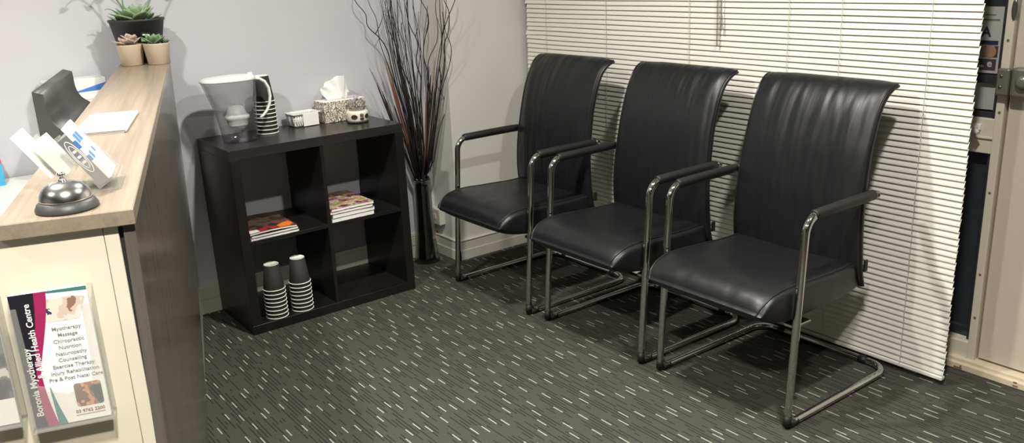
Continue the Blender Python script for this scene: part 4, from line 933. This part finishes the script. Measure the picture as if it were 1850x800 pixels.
def card_at(name, lab, y0, z0, off, up, wd, ht, th, mat, xo=-.008, group=None):
    t_ = thing(name, lab, 'business card', cl(.155, .105, LZ+.0003), RZ, group)
    b = B(); o_ = Vector((xo, y0, z0))+en*off+ez*up; slab(b, o_, ex, ez, en, wd, ht, th); b.out('card_block', mat, t_)
    return t_, o_
t1, o1 = card_at('business_card_stack', 'dark grey business cards with an oval emblem in the front pocket', -.050, .003, .0026, .003, .074, .088, .0175, M['greycard'])
b = B()
for q in (1, .72):
    b.tube([tuple(o1-ex*.0002+en*(.0088+.0072*q*math.cos(2*PI*k/30))+ez*(.052+.029*q*math.sin(2*PI*k/30))) for k in range(30)], .0007, 5, closed=True)
for zz in (.04, .05, .06): slab(b, o1-ex*.0005+en*.006+ez*zz, en, ez, ex, .006, .004, .0006)
# the same oval on the near end of the block
b.out('emblem', M['inkwhite'], t1)
t2, o2 = card_at('business_card_stack', 'white business cards with blue squares leaning in the front pocket', -.050, .003, .0203, .004, .086, .098, .005, M['paper'])
b = B()
for xx, zz, s_ in ((.006, .066, .020), (.03, .066, .020), (.006, .036, .016), (.045, .040, .012)): slab(b, o2+ex*xx+ez*zz+en*.0050, ex, ez, en, s_, s_*.8, .0004)
slab(b, o2+ez*.060-ex*.0004, en, ez, ex, .0050, .014, .0004); slab(b, o2+ez*.036-ex*.0004, en, ez, ex, .0050, .010, .0004)
b.out('blue_print', M['blue'], t2)
t3, o3 = card_at('business_card_stack', 'thick block of plain white business cards in the rear pocket', -.0, .022, .0026, .003, .086, .062, .013, M['paper'])
t4, o4 = card_at('business_card_stack', 'few white business cards pulled up and tilted out of the rear pocket', .000, .022, -.008, .012, .086, .080, .004, M['paper'], -.016)

# ------------------------------------------------------------------ potted succulents
def rosette(b, c, n_, R, tilt0, tilt1, wd, th, mat=None, seed=1, twist=2.39996):
    rr = random.Random(seed)
    for k in range(n_):
        f = k/(n_-1); a = k*twist+rr.uniform(-.15, .15); el = tilt0+(tilt1-tilt0)*(1-f)
        L = R*(.45+.55*f)*rr.uniform(.9, 1.1); w_ = wd*(.5+.5*f)
        d = Vector((math.cos(a)*math.cos(el), math.sin(a)*math.cos(el), math.sin(el))); sd = Vector((-math.sin(a), math.cos(a), 0)); up = d.cross(sd)*-1
        if up.z < 0: up = -up
        rings = []
        for i in range(8):
            q = i/7; ww = w_*(.55+.45*math.sin(PI*min(1, q*.95+.12)))*(1 if q < .7 else max(.02, math.cos((q-.7)/.3*PI/2)))
            tt = th*(1-.75*q)*(1 if q < .97 else .2)
            p = Vector(c)+d*(L*q)+up*(.12*L*q*q)
            rings.append([tuple(p+sd*ww*math.cos(2*PI*m/10)+up*(tt*math.sin(2*PI*m/10)+.25*ww*math.cos(2*PI*m/10)**2)) for m in range(10)])
        b.loops(rings, mat)
BX, BY = -.190, .287
t = thing('potted_succulent', 'large green succulent in a charcoal pot behind two small pots on the ledge', 'plant', (BX, BY, LZ+.0004))
b = B(); b.lathe([(.066, 0), (.070, .002), (.100, .155), (.1035, .156), (.1040, .164), (.099, .164), (.096, .150), (.066, .006)], seg=56, cap0=True, cap1=False); b.out('pot', M['potblk'], t)
b = B(); b.lathe([(.0955, .146), (.05, .152), (.001, .154)], seg=40); b.out('soil', M['soil'], t)
b = B(); rosette(b, (-.010, -.02, .157), 26, .105, .22, 1.3, .027, .007, seed=4); rosette(b, (.045, .02, .155), 14, .060, .2, 1.2, .016, .005, seed=9); rosette(b, (-.055, .015, .155), 12, .058, .2, 1.2, .014, .005, seed=12)
b.out('leaves', M['succ'], t)
b = B()
def stem(p0, p1, p2, r): 
    P = [Vector(p0).lerp(Vector(p1), i/8).lerp(Vector(p1).lerp(Vector(p2), i/8), i/8) for i in range(9)]; b.tube([tuple(p) for p in P], [r*(1-.06*i) for i in range(9)], 7)
stem((-.04, -.02, .155), (-.05, -.03, .25), (-.045, -.03, .33), .0035); stem((-.03, 0, .155), (-.09, -.01, .22), (-.11, -.01, .205), .003)
stem((.03, .0, .155), (.11, .02, .36), (.185, .02, .29), .004); stem((-.02, 0, .155), (-.11, .02, .40), (-.19, .02, .27), .004)
for p in ((-.045, -.03, .33), (.185, .02, .29), (-.19, .02, .27)):
    rosette(b, p, 9, .022, .2, 1.3, .007, .003, seed=3)
b.out('flower_stem', M['succ2'], t)
b = B(); b.box((-.018, -.101, .092), (.020, -.0965, .116), .0006, seg=1)
for v in b.bm.verts: v.co.y -= (v.co.z-.10)*.19+.002-v.co.x**2*4; v.co.z -= v.co.x*.12
b.out('plant_label', M['labelblack'], t)
b = B(); b.box((-.018, -.1025, .080), (.020, -.0965, .0925), .0006, seg=1)
for v in b.bm.verts: v.co.y -= (v.co.z-.10)*.19+.002-v.co.x**2*4; v.co.z -= v.co.x*.12
b.out('plant_label', M['labelgreen'], t)
b = B(); b.box((-.012, -.1035, .103), (.014, -.0985, .109), .0004, seg=1)
for v in b.bm.verts: v.co.y -= (v.co.z-.10)*.19+.002-v.co.x**2*4; v.co.z -= v.co.x*.12
b.out('label_print', M['inkwhite'], t)
def small_pot(name, lab, x, y, mat_leaf, seed, kind):
    t = thing(name, lab, 'plant', (x, y, LZ+.0004))
    b = B(); b.lathe([(.037, 0), (.039, .002), (.0475, .074), (.0478, .078), (.0445, .078), (.043, .070), (.037, .005)], seg=44, cap1=False); b.out('pot', M['terra'], t)
    b = B(); b.lathe([(.043, .068), (.02, .072), (.001, .073)], seg=30); b.out('soil', M['soil'], t)
    b = B()
    if kind: rosette(b, (0, 0, .072), 18, .062, .25, 1.2, .021, .006, seed=seed); rosette(b, (.004, -.010, .088), 12, .046, .4, 1.35, .019, .005, seed=seed+1)
    else: rosette(b, (-.006, 0, .072), 20, .062, .4, 1.35, .017, .006, seed=seed); rosette(b, (.028, -.01, .074), 12, .036, .2, 1.2, .009, .003, seed=seed+2)
    b.out('leaves', mat_leaf, t); return t
small_pot('potted_succulent', 'dusty pink succulent in a beige pot, left of the two small pots', -.262, .155, M['succpink'], 21, 1)
small_pot('potted_succulent', 'sage green succulent in a beige pot, right of the two small pots', -.178, .105, M['succ2'], 33, 0)

# ------------------------------------------------------------------ brochure holders on the cream end panel (faces -x of the counter)
def brochure_holder(yc, zb, lab, lab2, kind, tilt=0):
    """yc: centre across the panel, zb: bottom"""
    h = thing('brochure_holder', lab, 'brochure holder', cl(.0116, yc, zb), RZ)
    b = B(); hw = .0545
    b.box((-.0025, -hw, 0), (0, hw, .205), .0008, seg=1)
    b.box((-.034, -hw, 0), (0, hw, .0025), .0008, seg=1)
    for s in (-1, 1):
        y0 = s*hw; b.prism([(0, 0), (-.034, 0), (-.036, .10), (-.030, .192), (0, .205)], lambda a, c, t_: (a, t_, c), y0-s*.0022 if s > 0 else y0, y0 if s > 0 else y0+.0022)
    # front lip: two short returns and a low bar with a deep cut-out
    b.prism([(-hw, 0), (hw, 0), (hw, .192), (hw-.014, .192), (hw-.016, .085), (hw-.022, .072), (.0, .060), (-hw+.022, .072), (-hw+.016, .085), (-hw+.014, .192), (-hw, .192)],
            lambda a, c, t_: (t_-.002*c/.19, a, c), -.036, -.0338)
    b.out('acrylic_body', M['acrylic'], h)
    n = 3
    br = thing('brochure', lab2, 'brochure', cl(.012, yc, zb+.004), RZ)
    fx = -.0275
    b = B(); b.box((fx, -.0495, 0), (fx+.008, .0495, .205)); b.out('paper_block', M['paper'], br)
    T = Matrix(((0, 0, -1, fx), (-1, 0, 0, 0), (0, 1, 0, 0), (0, 0, 0, 1)))      # picture (a right, b up) onto the cover
    def at(a, c): return Matrix.Translation((0, 0, 0)) @ T @ Matrix.Translation((a, c, 0))
    fl = lambda a, c, t_: tuple(T @ Vector((a, c, t_)))
    if kind == 0:
        sw = [(-.0495+.030-.012*math.sin(PI*i/24)**1.0+(.006 if i < 4 else 0)*0, .205*(1-i/24)) for i in range(25)]
        def edge(z, off): 
            q = z/.205; return -.0495+off+.010*math.cos((1-q)*PI*1.15+.35)
        zs = [.205*i/30 for i in range(31)]
        b = B(); b.prism([(-.0495, 0)]+[(max(-.0494, edge(z, .0225)), z) for z in zs]+[(-.0495, .205)], fl, 0, .0003); b.out('dark_band', M['navy'], br)
        b = B(); b.prism([(max(-.0494, edge(z, .0225)), z) for z in zs]+[(max(-.0494, edge(z, .0225))+.006+.010*abs(math.sin((z/.205-.42)*2.3)), z) for z in zs[::-1]], fl, 0, .00032); b.out('magenta_swoosh', M['magenta'], br)
        b = B(); b.prism([(-.020, 0), (-.008, 0), (-.0165, .035), (-.021, .06), (-.0225, .06)], fl, 0, .00025); b.out('teal_corner', M['teal'], br); b = B(); b.prism([(-.012, .205), (.0495, .205), (.0495, .199), (.0, .2015)], fl, 0, .00025); b.out('teal_edge', M['teal'], br)
        b = B(); b.prism([(-.016, .193), (.030, .193), (.046, .190), (.034, .158), (-.006, .158), (-.0145, .165)], fl, 0, .00025); b.out('massage_photo', M['skin1'], br)
        b = B(); r_c = .004; cs = []
        for cx, cy, a0 in ((.040, .055, 0), (.012, .055, PI/2), (.012, .026, PI), (.040, .026, 1.5*PI)):
            for q in range(5): cs.append((cx+r_c*math.cos(a0+PI/2*q/4), cy+r_c*math.sin(a0+PI/2*q/4)))
        b.prism(cs, fl, 0, .00025); b.out('massage_photo', M['skin2'], br)
        V = Matrix.Rotation(PI/2, 4, 'Z')
        b = B(); b.add_text('Boronia Myotherapy', .0128, at(-.0368, .018) @ Matrix.Translation((0, 0, .0004)) @ V, bold=.0002)
        b.add_text('& Allied Health Centre', .0122, at(-.0255, .076) @ Matrix.Translation((0, 0, .0005)) @ V, bold=.0002); b.out('title_lettering', M['inkwhite'], br)
        b = B()
        for i, tx in enumerate(('Myotherapy', 'Massage', 'Chiropractic', 'Nutrition', 'Naturopathy', 'Counselling', 'Exercise Therapy', 'Injury Rehabilitation', 'Pre & Post Natal Care')):
            b.add_text(tx, .0078, at(.0145, .1445-i*.0096) @ Matrix.Translation((0, 0, .0003)), align='CENTER', bold=.00008)
        b.out('service_lettering', M['ink'], br)
        b = B(); b.add_text('03 9762 2200', .0070, at(.024, .0125) @ Matrix.Translation((0, 0, .0003)), align='CENTER', bold=.00015); b.prism([(.004, .0085), (.043, .0085), (.043, .0095), (.004, .0095)], fl, 0, .0002)
        b.out('phone_lettering', M['inkred'], br)
    else:
        b = B(); b.prism([(-.0495, .040), (.0495, .040), (.0495, .175), (-.0495, .175)], fl, 0, .00025); b.out('dark_photo', M['photo3'], br)
brochure_holder(.1265, .838, 'clear acrylic brochure holder on the cream counter end, holding the magenta-striped leaflets', 'white health centre leaflets with a black and magenta stripe in the acrylic holder', 0)
brochure_holder(.2445, .853, 'clear acrylic brochure holder cut by the left edge of the photo', 'leaflets with a dark photo cover in the holder at the left edge', 1)

# ------------------------------------------------------------------ light
def lamp(name, loc, power, size, col=(1, .965, .90), rot=(0, 0, 0), shape='DISK'):
    l = bpy.data.lights.new(name, 'AREA'); l.shape = shape; l.size = size; l.energy = power; l.color = col
    o = bpy.data.objects.new(name, l); COL.objects.link(o); o.location = loc; o.rotation_euler = rot; return o
for i, (x, y, p) in enumerate(((-1.15, -1.25, 41), (.30, -1.2, 34), (.62, -2.45, 32), (-1.05, -3.2, 58), (-2.3, -2.0, 20))):
    lamp('ceiling_downlight', (x, y, H-.02), p, .11).data.spread = math.radians(160 if i < 3 else 125)
wd = bpy.data.worlds.new('night'); scn.world = wd; wd.use_nodes = True
wd.node_tree.nodes['Background'].inputs[0].default_value = (.012, .014, .02, 1)
wd.node_tree.nodes['Background'].inputs[1].default_value = 1
scn.view_settings.view_transform = 'Standard'; scn.view_settings.look = 'None'
scn.view_settings.gamma = 1; scn.view_settings.use_curve_mapping = False
scn.view_settings.exposure = 0.08
